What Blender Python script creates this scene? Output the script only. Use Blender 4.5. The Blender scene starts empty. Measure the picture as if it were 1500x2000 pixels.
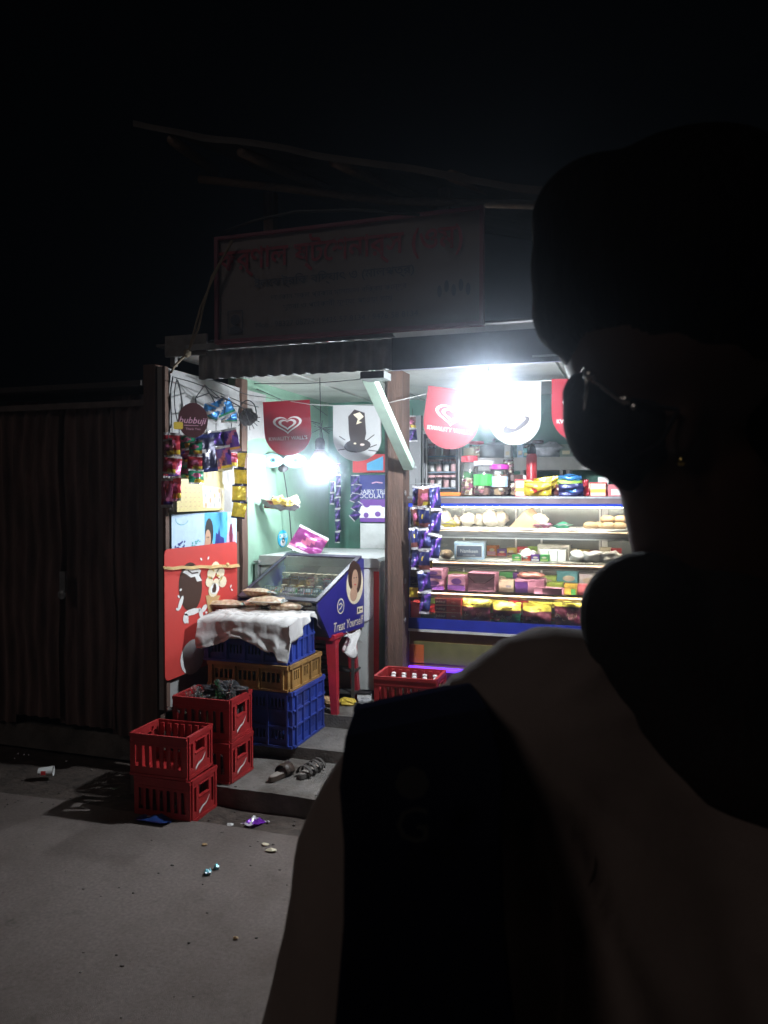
import bpy, math, random
from mathutils import Vector, Matrix, noise
rnd = random.Random(7)
sc = bpy.context.scene
C = sc.collection

# ------------------------------------------------------------------ camera
CAM = Vector((0.0, 0.0, 1.6))
YAW, PITCH = math.radians(18.3), math.radians(1.18)
cam_d = bpy.data.cameras.new('camera')
cam = bpy.data.objects.new('camera', cam_d); C.objects.link(cam)
cam.location = CAM
cam.rotation_euler = (math.pi/2 - PITCH, 0, YAW)
cam_d.sensor_fit = 'VERTICAL'; cam_d.sensor_height = 24.0
cam_d.lens = 24.0*1500/2000
cam_d.clip_start = 0.02; cam_d.clip_end = 300
cam_d.dof.use_dof = True; cam_d.dof.focus_distance = 4.9; cam_d.dof.aperture_fstop = 7.0
sc.camera = cam
# ------------------------------------------------------------------ night world
w = bpy.data.worlds.new('World'); sc.world = w; w.use_nodes = True
bg = w.node_tree.nodes['Background']
bg.inputs[0].default_value = (0.30, 0.42, 0.62, 1); bg.inputs[1].default_value = 0.0009
sun_d = bpy.data.lights.new('night_fill', 'SUN'); sun_d.energy = 0.1; sun_d.angle = math.radians(15); sun_d.color = (1.0, .84, .76)
sun = bpy.data.objects.new('night_fill', sun_d); C.objects.link(sun); sun.rotation_euler = (math.radians(52), 0, math.radians(-33))  # weak broad fill added from behind the camera, no lamp in view
sc.view_settings.view_transform = 'Standard'; sc.view_settings.look = 'None'
sc.view_settings.exposure = 0.0; sc.view_settings.gamma = 1.0
sc.view_settings.use_curve_mapping = False
sc.cycles.use_denoising = True
sc.cycles.max_bounces = 8; sc.cycles.transparent_max_bounces = 24
sc.cycles.volume_bounces = 0
sc.cycles.volume_step_rate = 4.0
sc.cycles.caustics_reflective = False; sc.cycles.caustics_refractive = False
sc.cycles.sample_clamp_indirect = 4.0
BULB_R, BULB_L, CASE_LED = 4300.0, 250.0, 80.0
HAZE_D, HAZE_G = 0.018, 0.974

# ------------------------------------------------------------------ from the photograph's geometry to metres
RM = Matrix.Rotation(YAW, 3, 'Z') @ Matrix.Rotation(math.pi/2-PITCH, 3, 'X')
def ray(px, py):
    return RM @ Vector(((px-750)/1500, (1000-py)/1500, -1))
def on(px, py, X=None, Y=None, Z=None):
    r = ray(px, py)
    if X is not None: t = (X-CAM.x)/r.x
    elif Y is not None: t = (Y-CAM.y)/r.y
    else: t = (Z-CAM.z)/r.z
    return CAM + r*t
def at(px, py, d):
    return CAM + ray(px, py)*d

# ------------------------------------------------------------------ materials
MATS = {}
def mat(name, col, rough=0.6, metal=0.0, var=0.12, scale=12, bump=0.0, bscale=60, coat=0, emit=None, estr=0, spec=0.5, dirt=0.0, stretch=None):
    if name in MATS: return MATS[name]
    m = bpy.data.materials.new(name); m.use_nodes = True; MATS[name] = m
    nt = m.node_tree; n = nt.nodes; L = nt.links
    b = n['Principled BSDF']
    b.inputs['Roughness'].default_value = rough; b.inputs['Metallic'].default_value = metal
    b.inputs['Specular IOR Level'].default_value = spec
    b.inputs['Coat Weight'].default_value = coat
    if emit:
        b.inputs['Emission Color'].default_value = (*emit, 1); b.inputs['Emission Strength'].default_value = estr
    tc = n.new('ShaderNodeTexCoord'); src = tc.outputs['Object']
    if stretch:
        mp = n.new('ShaderNodeMapping'); mp.inputs['Scale'].default_value = stretch
        L.new(src, mp.inputs[0]); src = mp.outputs[0]
    nz = n.new('ShaderNodeTexNoise'); nz.inputs['Scale'].default_value = scale; nz.inputs['Detail'].default_value = 5
    L.new(src, nz.inputs['Vector'])
    r = n.new('ShaderNodeValToRGB')
    r.color_ramp.elements[0].position = 0.3; r.color_ramp.elements[1].position = 0.7
    r.color_ramp.elements[0].color = tuple(max(0, c*(1-var)) for c in col)+(1,)
    r.color_ramp.elements[1].color = tuple(min(1, c*(1+var)) for c in col)+(1,)
    L.new(nz.outputs[0], r.inputs[0]); out = r.outputs[0]
    if dirt > 0:
        d = n.new('ShaderNodeTexNoise'); d.inputs['Scale'].default_value = 3.7; d.inputs['Detail'].default_value = 7; d.inputs['Roughness'].default_value = .7
        L.new(src, d.inputs['Vector'])
        dr = n.new('ShaderNodeValToRGB'); dr.color_ramp.elements[0].position = .48; dr.color_ramp.elements[1].position = .68
        dr.color_ramp.elements[0].color = (0,0,0,1); dr.color_ramp.elements[1].color = (dirt,)*3+(1,)
        L.new(d.outputs[0], dr.inputs[0])
        mx = n.new('ShaderNodeMixRGB'); mx.inputs[2].default_value = (.075,.055,.04,1)
        L.new(dr.outputs[0], mx.inputs[0]); L.new(out, mx.inputs[1]); out = mx.outputs[0]
    L.new(out, b.inputs['Base Color'])
    if bump > 0:
        bz = n.new('ShaderNodeTexNoise'); bz.inputs['Scale'].default_value = bscale; bz.inputs['Detail'].default_value = 4
        L.new(src, bz.inputs['Vector'])
        bm = n.new('ShaderNodeBump'); bm.inputs['Strength'].default_value = bump; bm.inputs['Distance'].default_value = 0.01
        L.new(bz.outputs[0], bm.inputs['Height']); L.new(bm.outputs[0], b.inputs['Normal'])
    return m
def glass(name, tint=(1,1,1), refl=0.9, rough=0.03, haze=0.0):
    if name in MATS: return MATS[name]
    m = bpy.data.materials.new(name); m.use_nodes = True; MATS[name] = m
    nt = m.node_tree; n = nt.nodes; L = nt.links
    n.remove(n['Principled BSDF']); o = n['Material Output']
    t = n.new('ShaderNodeBsdfTransparent'); t.inputs[0].default_value = (*tint, 1)
    g = n.new('ShaderNodeBsdfGlossy'); g.inputs['Roughness'].default_value = rough; g.inputs[0].default_value = (refl,)*3+(1,)
    f = n.new('ShaderNodeFresnel'); f.inputs[0].default_value = 1.45
    mx = n.new('ShaderNodeMixShader'); L.new(f.outputs[0], mx.inputs[0]); L.new(t.outputs[0], mx.inputs[1]); L.new(g.outputs[0], mx.inputs[2])
    s = mx.outputs[0]
    if haze > 0:
        d = n.new('ShaderNodeBsdfDiffuse'); d.inputs[0].default_value = (.7,.7,.68,1)
        nz = n.new('ShaderNodeTexNoise'); nz.inputs['Scale'].default_value = 14; nz.inputs['Detail'].default_value = 5
        mr = n.new('ShaderNodeMapRange'); mr.inputs[1].default_value = .35; mr.inputs[2].default_value = .75; mr.inputs[3].default_value = haze*.3; mr.inputs[4].default_value = haze
        L.new(nz.outputs[0], mr.inputs[0])
        m2 = n.new('ShaderNodeMixShader'); L.new(mr.outputs[0], m2.inputs[0]); L.new(s, m2.inputs[1]); L.new(d.outputs[0], m2.inputs[2]); s = m2.outputs[0]
    L.new(s, o.inputs[0]); return m
def cloudy(name, col, t=.5):
    m = mat(name, col, rough=.5, var=.03); nt=m.node_tree; n=nt.nodes; b=n['Principled BSDF']; o=n['Material Output']
    tr=n.new('ShaderNodeBsdfTranslucent'); tr.inputs[0].default_value=(*col,1); mx=n.new('ShaderNodeMixShader'); mx.inputs[0].default_value=t
    nt.links.new(b.outputs[0],mx.inputs[1]); nt.links.new(tr.outputs[0],mx.inputs[2]); nt.links.new(mx.outputs[0],o.inputs[0]); return m
ORD=('first','second','third','fourth','fifth','sixth','seventh','eighth','ninth')
def nuts(name):
    m = mat(name,(.4,.24,.12),rough=.35,coat=.6); nt=m.node_tree; n=nt.nodes; b=n['Principled BSDF']; tc=n.new('ShaderNodeTexCoord')
    v=n.new('ShaderNodeTexVoronoi'); v.inputs['Scale'].default_value=34; nt.links.new(tc.outputs['Object'],v.inputs['Vector'])
    r=n.new('ShaderNodeValToRGB'); r.color_ramp.elements[0].color=(.8,.66,.5,1); r.color_ramp.elements[1].color=(.45,.25,.13,1); r.color_ramp.elements[0].position=.15; r.color_ramp.elements[1].position=.75
    nt.links.new(v.outputs['Distance'],r.inputs[0]); h=n.new('ShaderNodeMixRGB'); h.blend_type='MULTIPLY'; h.inputs[0].default_value=.12
    nt.links.new(r.outputs[0],h.inputs[1]); nt.links.new(v.outputs['Color'],h.inputs[2]); nt.links.new(h.outputs[0],b.inputs['Base Color'])
    bm=n.new('ShaderNodeBump'); bm.invert=True; bm.inputs['Strength'].default_value=.35; bm.inputs['Distance'].default_value=.01; nt.links.new(v.outputs['Distance'],bm.inputs['Height']); nt.links.new(bm.outputs[0],b.inputs['Normal']); return m
def foil(name, col): return mat('foil_'+name, col, rough=.3, metal=.35, var=.18, scale=40, bump=.5, bscale=45, spec=.7)
def plas(name, col, rough=.45, **k):
    k.setdefault('bump',.12); k.setdefault('bscale',35); k.setdefault('var',.2); k.setdefault('scale',9); return mat('plastic_'+name, col, rough=rough, **k)
def prt(name, col): return mat('print_'+name, col, rough=.55, var=.06, scale=30)

WHITE=prt('white',(.8,.8,.78)); BLACK=prt('black',(.015,.014,.016)); REDP=prt('red',(.62,.035,.04)); MAROON=prt('maroon',(.16,.015,.05))
YEL=prt('yellow',(.78,.56,.08)); NAVY=prt('navy',(.02,.03,.22)); GREENP=prt('green',(.06,.38,.08)); CHOC=prt('chocolate',(.05,.018,.01))
CREAM=prt('cream',(.82,.72,.52)); PINKP=prt('pink',(.78,.42,.58)); SKYB=prt('sky_blue',(.08,.42,.72)); GREYP=prt('grey',(.35,.35,.36))
PURP=prt('purple',(.15,.045,.3)); ORNG=prt('orange',(.8,.25,.04)); PALEB=prt('pale_blue',(.5,.66,.82)); TAN=prt('tan',(.5,.32,.16)); SKINP=prt('skin',(.55,.33,.22))
CHOCD=prt('print_brown_dark',(.018,.006,.004)); LIME=prt('lime',(.45,.7,.12)); TEAL=prt('teal',(.1,.4,.42))
FR,FP,FG,FN,FV,FY,FS=foil('red',(.5,.04,.06)),foil('pink',(.62,.16,.3)),foil('green',(.03,.3,.16)),foil('navy',(.03,.035,.14)),foil('violet',(.16,.06,.4)),foil('yellow',(.8,.6,.06)),foil('silver',(.7,.68,.7))
FK,FB,FBL=foil('dark',(.02,.018,.05)),foil('brown',(.22,.07,.06)),foil('blue',(.06,.28,.65))
CABLE=plas('cable_black',(.012,.012,.014),rough=.5); STEEL=mat('galvanised_steel',(.42,.44,.46),rough=.45,metal=.7,var=.2,bump=.15)
WOOD=mat('worn_brown_wood',(.13,.075,.055),rough=.75,var=.3,scale=6,bump=.5,bscale=30,dirt=.6,stretch=(8,8,.8))
CLEAR=glass('clear_glass'); JARG=glass('jar_plastic',(.93,.94,.95),haze=.12,rough=.1)

# ------------------------------------------------------------------ mesh builder
class MB:
    def __init__(s): s.v=[]; s.f=[]; s.m=[]; s.T=None
    def add(s, vs, fs, m=0):
        k=len(s.v)
        s.v += [tuple(s.T@Vector(p)) if s.T else tuple(p) for p in vs]
        for f in fs: s.f.append(tuple(i+k for i in f)); s.m.append(m)
        return s
    def box(s,x0,y0,z0,x1,y1,z1,m=0):
        return s.add([(x0,y0,z0),(x1,y0,z0),(x1,y1,z0),(x0,y1,z0),(x0,y0,z1),(x1,y0,z1),(x1,y1,z1),(x0,y1,z1)],
            [(0,3,2,1),(4,5,6,7),(0,1,5,4),(1,2,6,5),(2,3,7,6),(3,0,4,7)],m)
    def poly(s,pts,m=0): return s.add(pts,[tuple(range(len(pts)))],m)
    def flat(s,pts,y,m=0): return s.poly([(a,y,b) for a,b in pts],m)          # print on a face that looks to -y
    def ell(s,cx,cz,rx,rz,y,m=0,n=20,a0=0,rot=0):
        c_,s_=math.cos(rot),math.sin(rot); P=[]
        for i in range(n):
            t=2*math.pi*i/n+a0; a,b=rx*math.cos(t),rz*math.sin(t); P.append((cx+a*c_-b*s_,cz+a*s_+b*c_))
        return s.flat(P,y,m)
    def stroke(s,pts,wd,y,m=0):
        for (a,b),(c,d) in zip(pts,pts[1:]):
            l=math.hypot(c-a,d-b) or 1e-6; nx,nz=-(d-b)/l*wd/2,(c-a)/l*wd/2
            s.flat([(a+nx,b+nz),(c+nx,d+nz),(c-nx,d-nz),(a-nx,b-nz)],y,m)
        return s
    def prism(s,pts,y0,y1,m=0,m2=None):
        n=len(pts); m2=m if m2 is None else m2
        s.add([(a,y0,b) for a,b in pts],[tuple(range(n))],m)
        s.add([(a,y1,b) for a,b in pts],[tuple(range(n))[::-1]],m2)
        s.add([(a,y0,b) for a,b in pts]+[(a,y1,b) for a,b in pts],[(i,(i+1)%n,(i+1)%n+n,i+n) for i in range(n)],m2)
        return s
    def tube(s,pts,r,n=6,m=0,closed=False):
        P=[Vector(p) for p in pts]; R=r if isinstance(r,(list,tuple)) else [r]*len(P); vs=[];fs=[]; prev=None
        for i,p in enumerate(P):
            t=(P[min(i+1,len(P)-1)]-P[max(i-1,0)])
            if t.length<1e-9: t=Vector((0,0,1))
            t.normalize()
            if prev is None: u=t.orthogonal().normalized()
            else:
                u=prev-t*prev.dot(t); u=u.normalized() if u.length>1e-6 else t.orthogonal().normalized()
            prev=u; q=t.cross(u)
            for k in range(n):
                a=2*math.pi*k/n; vs.append(p+(u*math.cos(a)+q*math.sin(a))*R[i])
        for i in range(len(P)-1):
            for k in range(n): fs.append((i*n+k,i*n+(k+1)%n,(i+1)*n+(k+1)%n,(i+1)*n+k))
        fs.append(tuple(range(n))[::-1]); fs.append(tuple((len(P)-1)*n+k for k in range(n)))
        return s.add(vs,fs,m)
    def lathe(s,prof,n=16,m=0,cx=0,cy=0,cz=0,ms=None):
        vs=[];fs=[]
        for r,z in prof:
            for k in range(n): a=2*math.pi*k/n; vs.append((cx+r*math.cos(a),cy+r*math.sin(a),cz+z))
        for i in range(len(prof)-1):
            fs=[(i*n+k,i*n+(k+1)%n,(i+1)*n+(k+1)%n,(i+1)*n+k) for k in range(n)]
            base=len(s.v)
            if i==0: s.add(vs,[],0); k0=base
            for f in fs: s.f.append(tuple(j+k0 for j in f)); s.m.append(ms[i] if ms else m)
        return s
    def blob(s,c,r,m=0,n=10,k=6,jit=0,seed=0,rot=None):
        c=Vector(c); r=Vector(r if hasattr(r,'__len__') else (r,r,r)); vs=[];fs=[]
        for i in range(k+1):
            ph=math.pi*i/k
            for j in range(n):
                a=2*math.pi*j/n; d=Vector((math.sin(ph)*math.cos(a),math.sin(ph)*math.sin(a),math.cos(ph)))
                q=1+jit*noise.noise(d*2.3+Vector((seed*3.1,seed,0))); p=Vector((d.x*r.x,d.y*r.y,d.z*r.z))*q
                if rot: p=rot@p
                vs.append(c+p)
        for i in range(k):
            for j in range(n): fs.append((i*n+j,(i+1)*n+j,(i+1)*n+(j+1)%n,i*n+(j+1)%n))
        return s.add(vs,fs,m)
    def holed(s,w,h,t,holes,m=0,F=None):
        """panel 0..w x 0..h, thickness t, with rectangular holes really cut; F maps (u,v,depth) to a point"""
        F=F or (lambda u,v,d:(u,d,v))
        xs=sorted({0,w,*[a for q in holes for a in (q[0],q[2])]}); zs=sorted({0,h,*[a for q in holes for a in (q[1],q[3])]})
        def solid(i,j):
            if i<0 or j<0 or i>=len(xs)-1 or j>=len(zs)-1: return False
            cx,cz=(xs[i]+xs[i+1])/2,(zs[j]+zs[j+1])/2
            return not any(q[0]<cx<q[2] and q[1]<cz<q[3] for q in holes)
        for i in range(len(xs)-1):
            for j in range(len(zs)-1):
                if not solid(i,j): continue
                a,b,c,d=xs[i],xs[i+1],zs[j],zs[j+1]
                for dd in (0,t): s.poly([F(a,c,dd),F(b,c,dd),F(b,d,dd),F(a,d,dd)],m)
                if not solid(i-1,j): s.poly([F(a,c,0),F(a,d,0),F(a,d,t),F(a,c,t)],m)
                if not solid(i+1,j): s.poly([F(b,c,0),F(b,d,0),F(b,d,t),F(b,c,t)],m)
                if not solid(i,j-1): s.poly([F(a,c,0),F(b,c,0),F(b,c,t),F(a,c,t)],m)
                if not solid(i,j+1): s.poly([F(a,d,0),F(b,d,0),F(b,d,t),F(a,d,t)],m)
        return s
    def text(s,txt,size,cx,cz,y,m=0,align='C',shear=0,rot=0,sx=1,bold=0):
        vs,fs=text_geo(txt,bold)
        if not vs: return s
        x0=min(p[0] for p in vs);x1=max(p[0] for p in vs)
        off={'C':(x0+x1)/2,'L':x0,'R':x1}[align]; c_,s_=math.cos(rot),math.sin(rot); out=[]
        for a,b in vs:
            a=(a-off)*size*sx; b=(b-.35)*size; a+=b*shear; out.append((cx+a*c_-b*s_,y,cz+a*s_+b*c_))
        return s.add(out,fs,m)
    def build(s,name,mats,parent=None,smooth=False,loc=None,rz=0):
        me=bpy.data.meshes.new(name); me.from_pydata(s.v,[],s.f)
        for m in (mats if isinstance(mats,(list,tuple)) else [mats]): me.materials.append(m)
        me.polygons.foreach_set('material_index',s.m)
        if smooth: me.polygons.foreach_set('use_smooth',[True]*len(s.f))
        me.update()
        return link(name,me,parent,loc,rz)
TG={}
def text_geo(txt,bold=0):
    if (txt,bold) in TG: return TG[txt,bold]
    cu=bpy.data.curves.new('t','FONT'); cu.body=txt; cu.resolution_u=2; cu.offset=bold
    o=bpy.data.objects.new('t',cu); C.objects.link(o)
    dg=bpy.context.evaluated_depsgraph_get(); e=o.evaluated_get(dg); me=e.to_mesh()
    r=([(v.co.x,v.co.y) for v in me.vertices],[tuple(p.vertices) for p in me.polygons]); e.to_mesh_clear()
    bpy.data.objects.remove(o); bpy.data.curves.remove(cu); TG[txt,bold]=r; return r
def link(name,me,parent=None,loc=None,rz=0):
    o=bpy.data.objects.new(name,me); C.objects.link(o)
    if parent: o.parent=parent
    if loc is not None: o.location=loc
    if rz: o.rotation_euler=(0,0,rz)
    return o
def tag(o,label,cat,group=None,kind=None):
    if label: o['label']=label
    if cat: o['category']=cat
    if group: o['group']=group
    if kind: o['kind']=kind
    return o
def thing(name,label,cat,loc=(0,0,0),rz=0,group=None):
    o=bpy.data.objects.new(name,None); C.objects.link(o); o.location=loc; o.rotation_euler=(0,0,rz); o.empty_display_size=.05
    return tag(o,label,cat,group)
def copy_tree(o,parent=None):
    c=o.copy(); C.objects.link(c); c.parent=parent
    for ch in [q for q in bpy.data.objects if q.parent==o]: copy_tree(ch,c)
    return c
def struct(o): o['kind']='structure'; return o
H90=math.pi/2
# ================================================================== ground
ROADM=mat('dusty_road',(.2,.165,.15),rough=.95,var=.2,scale=70,bump=.45,bscale=480,dirt=.3,spec=.2)
CONC=mat('worn_concrete',(.17,.155,.14),rough=.85,var=.4,scale=7,bump=.6,bscale=70,dirt=.8)
DIRT=mat('damp_dirt',(.07,.052,.042),rough=.95,var=.4,scale=14,bump=.9,bscale=40)
def roadmat():
    m=ROADM; nt=m.node_tree; n=nt.nodes; L=nt.links; b=n['Principled BSDF']; src=b.inputs['Base Color'].links[0].from_socket; tc=n['Texture Coordinate']
    for sc_,p0,p1,f,c in ((.55,.40,.62,.7,(.105,.08,.066,1)),(1.6,.52,.72,.45,(.27,.235,.21,1)),(6.,.6,.74,.55,(.07,.055,.045,1)),(130,.6,.7,.6,(.3,.27,.25,1)),(90,.62,.72,.7,(.05,.04,.035,1))):
        z=n.new('ShaderNodeTexNoise'); z.inputs['Scale'].default_value=sc_; z.inputs['Detail'].default_value=6; z.inputs['Roughness'].default_value=.65; L.new(tc.outputs['Object'],z.inputs['Vector'])
        r=n.new('ShaderNodeMapRange'); r.inputs[1].default_value=p0; r.inputs[2].default_value=p1; r.inputs[4].default_value=f; L.new(z.outputs[0],r.inputs[0])
        x=n.new('ShaderNodeMixRGB'); x.inputs[2].default_value=c; L.new(r.outputs[0],x.inputs[0]); L.new(src,x.inputs[1]); src=x.outputs[0]
    L.new(src,b.inputs['Base Color'])
roadmat()
def sheet(name,x0,x1,y0f,y1f,z,nx,ny,m,amp=.004,fx=3.0,drop=None):
    mb=MB(); vs=[];fs=[]
    for i in range(nx+1):
        x=x0+(x1-x0)*i/nx; a,b=y0f(x),y1f(x)
        for j in range(ny+1):
            y=a+(b-a)*j/ny; vs.append((x,y,z+amp*noise.noise(Vector((x*fx,y*fx,z)))))
    for i in range(nx):
        for j in range(ny): k=i*(ny+1)+j; fs.append((k,k+ny+1,k+ny+2,k+1))
    if drop:
        k0=len(vs)
        for i in range(nx+1):
            p=vs[i*(ny+1)+(ny if drop[0]=='far' else 0)]; vs.append((p[0],p[1],p[2]-drop[1]))
        for i in range(nx):
            a=i*(ny+1)+(ny if drop[0]=='far' else 0); b=(i+1)*(ny+1)+(ny if drop[0]=='far' else 0); fs.append((a,b,k0+i+1,k0+i))
    mb.add(vs,fs); return struct(mb.build(name,m,smooth=False))
edge=lambda x:3.27+.018*noise.noise(Vector((x*2.3,0,1)))+.012*noise.noise(Vector((x*9,3,1)))
struct(MB().box(-60,-40,-.9,60,60,-.06).build('ground',DIRT))
sheet('road',-12,12,lambda x:-9,edge,0,220,40,ROADM,drop=('far',.05))
sheet('dirt_strip',-12,12,lambda x:3.2,lambda x:4.1,-.022,160,18,DIRT,amp=.014,fx=6)
padf=lambda x:3.52+.02*noise.noise(Vector((x*3,5,1)))+.008*noise.noise(Vector((x*15,5,1)))
sheet('pavement',-2.62,1.2,padf,lambda x:4.1,.08,90,14,CONC,amp=.006,drop=('near',.12))
struct(MB().box(-2.6,4.03,.0,.6,4.5,.15).build('entrance_step',CONC))
struct(MB().box(-2.6,4.44,.0,.6,6.5,.23).build('shop_floor',CONC))
# ================================================================== shop building
XW,YF,YB,ZC=-2.60,4.70,6.30,2.42
MINT=mat('mint_wall_paint',(.28,.47,.35),rough=.6,var=.1,scale=3,bump=.12,bscale=25,dirt=.22)
DGRN=mat('deep_green_wall_paint',(.1,.27,.2),rough=.6,var=.15,scale=4,bump=.1,dirt=.3)
CEIL=mat('whitewashed_ceiling',(.52,.53,.5),rough=.8,var=.12,scale=3,bump=.3,bscale=14,dirt=.25)
TIN=mat('rusty_tin',(.16,.15,.15),rough=.6,metal=.4,var=.4,scale=4,bump=.3,dirt=.5)
shop=thing('snack_shop','small open fronted roadside snack shop with mint green walls and wooden posts','shop',(XW,YF,0))
def sp(name,mb,m,**k):
    mb.T=None; o=mb.build(name,m,None,**k); o.parent=shop; o.matrix_parent_inverse=Matrix.Translation(-Vector((XW,YF,0))); return o
sp('side_wall',MB().box(XW-.12,YF+.06,.0,XW,YB+.1,ZC+.05),MINT)['label']='mint green side wall'
sp('side_wall',MB().box(.32,YF,.0,.44,YB+.1,ZC+.05),MINT)
sp('back_wall',MB().box(XW,YB,.0,.32,YB+.1,ZC+.05),DGRN)['label']='deep green back wall'
sp('ceiling',MB().box(XW-.02,3.86,ZC,.4,YB,ZC+.04),CEIL)
mb=MB()
for i,x in enumerate((-2.2,-1.75,-.95,-.5,0)): mb.box(x,3.9,ZC-.012,x+.02,YB,ZC)
sp('ceiling_batten',mb,CEIL)
def post(px0,px1,Y,z0,z1,dy=.1):
    a=on(px0,1000,Y=Y).x;b=on(px1,1000,Y=Y).x
    mb=MB();n=14;vs=[];fs=[]
    for i in range(n+1):
        z=z0+(z1-z0)*i/n
        for k,(x,y) in enumerate(((a,Y),(b,Y),(b,Y+dy),(a,Y+dy))):
            vs.append((x+.006*noise.noise(Vector((z*3,k,1))),y+.005*noise.noise(Vector((z*3,k,9))),z))
    for i in range(n):
        for k in range(4): fs.append((i*4+k,i*4+(k+1)%4,i*4+4+(k+1)%4,i*4+4+k))
    mb.add(vs,fs); sp('post',mb,WOOD)
    return a,b
PX0,PX1=post(757,786,YF,.23,2.4,.16)
post(460,473,YF-.04,.23,2.4,.08)
sp('post',MB().box(.22,YF,.2,.34,YF+.1,2.4),WOOD)
mb=MB()
for z in (1.62,1.05,.8): mb.blob((PX1+.004,YF+.05,z),(.006,.02,.02),0,8,4)
mb.box(PX0-.035,YF+.05,.23,PX0-.003,YF+.08,2.4)
sp('door_jamb',mb,mat('grey_jamb_paint',(.3,.28,.28),rough=.7,var=.3,dirt=.5))
# fascia of corrugated tin, with plain board to the right, both in the awning's front plane
def corr(mb,x0,x1,z0,z1,Y,pitch=.075,amp=.011,nz=1,m=0,zf=None):
    n=max(2,int((x1-x0)/pitch*8)); vs=[];fs=[]
    for i in range(n+1):
        x=x0+(x1-x0)*i/n; y=Y+amp*math.sin(2*math.pi*(x-x0)/pitch)
        for j in range(nz+1):
            z=z0+(z1-z0)*j/nz
            vs.append((x,y+.03*noise.noise(Vector((x*2,z*2,3)))*(nz>1)+.008*noise.noise(Vector((x*7,z*5,6))),z))
    for i in range(n):
        for j in range(nz): k=i*(nz+1)+j; fs.append((k,k+nz+1,k+nz+2,k+1))
    return mb.add(vs,fs,m)
FX0=on(388,700,Y=3.8).x; FX1=on(765,700,Y=3.8).x
sp('corrugated_fascia',corr(MB(),FX0,FX1,2.255,2.415,3.8),mat('fascia_tin',(.5,.51,.53),rough=.6,metal=.3,var=.3,scale=6,dirt=.5),smooth=True)
sp('fascia_board',MB().box(FX1+.003,3.79,2.25,.42,3.815,2.415),mat('dark_fascia_board',(.05,.055,.08),rough=.6,var=.3,dirt=.3))
mb=MB().box(FX0-.06,3.765,2.418,FX1+.02,3.80,2.424).box(FX0-.06,3.765,2.424,FX1+.02,3.769,2.45)
sp('edge_angle',mb,STEEL)
mb=MB().box(on(1040,690,Y=3.785).x,3.775,2.275,on(1118,690,Y=3.785).x,3.787,2.283)
sp('edge_strip',mb,STEEL)
mb=MB(); a=on(735,728,Y=3.82)
mb.box(a.x-.075,3.78,2.212,a.x+.055,3.90,2.249)
sp('bracket',mb,mat('bracket_steel',(.16,.17,.17),rough=.5,metal=.5,dirt=.4))
sp('awning_sheet',MB().box(XW-.05,3.815,2.462,.42,4.9,2.475),TIN)
sp('rear_sheet',MB().box(XW-.12,4.9,2.48,.44,YB+.1,2.5),TIN)
# brace of steel angle from the awning's edge down to the middle post
SX=-1.352
brace=thing('awning_brace','pale green painted angle iron brace slanting from the awning down to the middle post','brace',(SX,3.86,2.24))
A=Vector((0,0,0)); B=Vector((0,.80,-.475)); d=(B-A).normalized(); up=Vector((0,-d.z,d.y))
PG=mat('pale_green_paint',(.5,.66,.54),rough=.5,var=.1,dirt=.2)
mb=MB()
def slab(mb,A,B,off,wx,wu,m=0):
    P=[]
    for q in (A,B):
        for (sx,su) in ((0,0),(1,0),(1,1),(0,1)): P.append(q+off+Vector((wx*sx,0,0))+up*(wu*su))
    mb.add(P,[(0,1,2,3),(7,6,5,4),(0,4,5,1),(1,5,6,2),(2,6,7,3),(3,7,4,0)],m)
slab(mb,A,B,Vector((-.058,0,0)),.0575,.005)
mb.build('web_flange',PG,brace)
mb=MB(); slab(mb,A,B,Vector((.0,0,0)),.006,.052)
mb.build('side_flange',PG,brace)
mb=MB(); mb.blob(B-d*.02+Vector((.02,0,0))+up*.005,(.012,.006,.012),0,8,4); mb.build('bolt',STEEL,brace)

# signboard in the awning plane
s0=on(428,482,Y=3.74); s1=on(938,418,Y=3.74); SW=s1.x-s0.x; z0=2.455; SH=3.0-z0
sign=thing('signboard','long pale banner signboard with red Bengali lettering above the awning','sign',(s0.x,3.74,z0))
BAN=mat('banner_vinyl',(.24,.21,.21),rough=.6,var=.12,scale=2,dirt=.15); BRED=prt('banner_red',(.36,.03,.06)); BNAV=prt('banner_dark',(.07,.08,.12)); BORD=prt('banner_border',(.25,.06,.1))
mb=MB()
vs=[];fs=[];n=24
for i in range(n+1):
    for j in range(7): vs.append((SW*i/n,.004*noise.noise(Vector((i*.5,j*.6,0))),SH*j/6))
for i in range(n):
    for j in range(6): k=i*7+j; fs.append((k,k+7,k+8,k+1))
mb.add(vs,fs); mb.build('banner',BAN,sign,smooth=True)
y=-.008
MB().text('কর্ণাল ষ্টেশনার্স (ওম)',.16,SW*.47,SH*.79,y,0,bold=.016,sx=.86).build('lettering',[BRED,BNAV],sign)
MB().text('ইলেকট্রিক বিদ্যাৎ ও (মালপত্র)',.06,SW*.46,SH*.53,y,1,bold=.016,sx=1.12).build('lettering',[BRED,BNAV],sign)
MB().text('দোকান সকল প্রকার মালামাল বিক্রয় কেন্দ্র',.036,SW*.48,SH*.38,y,1,sx=1.1).build('lettering',[BRED,BNAV],sign)
MB().text('খুচরা ও পাইকারী মূল্যে পাওয়া যায়',.036,SW*.48,SH*.28,y,1,sx=1.2).build('lettering',[BRED,BNAV],sign)
MB().text('Mob : 98327 08774 / 9435 57 8134 / 9476 58 8134',.042,SW*.47,SH*.12,y,1,sx=1.05).build('lettering',[BRED,BNAV],sign)
mb=MB(); mb.stroke([(SW*.04,SH*.06),(SW*.04,SH*.28),(SW*.10,SH*.28),(SW*.10,SH*.06),(SW*.04,SH*.06)],.006,y,1)
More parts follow.
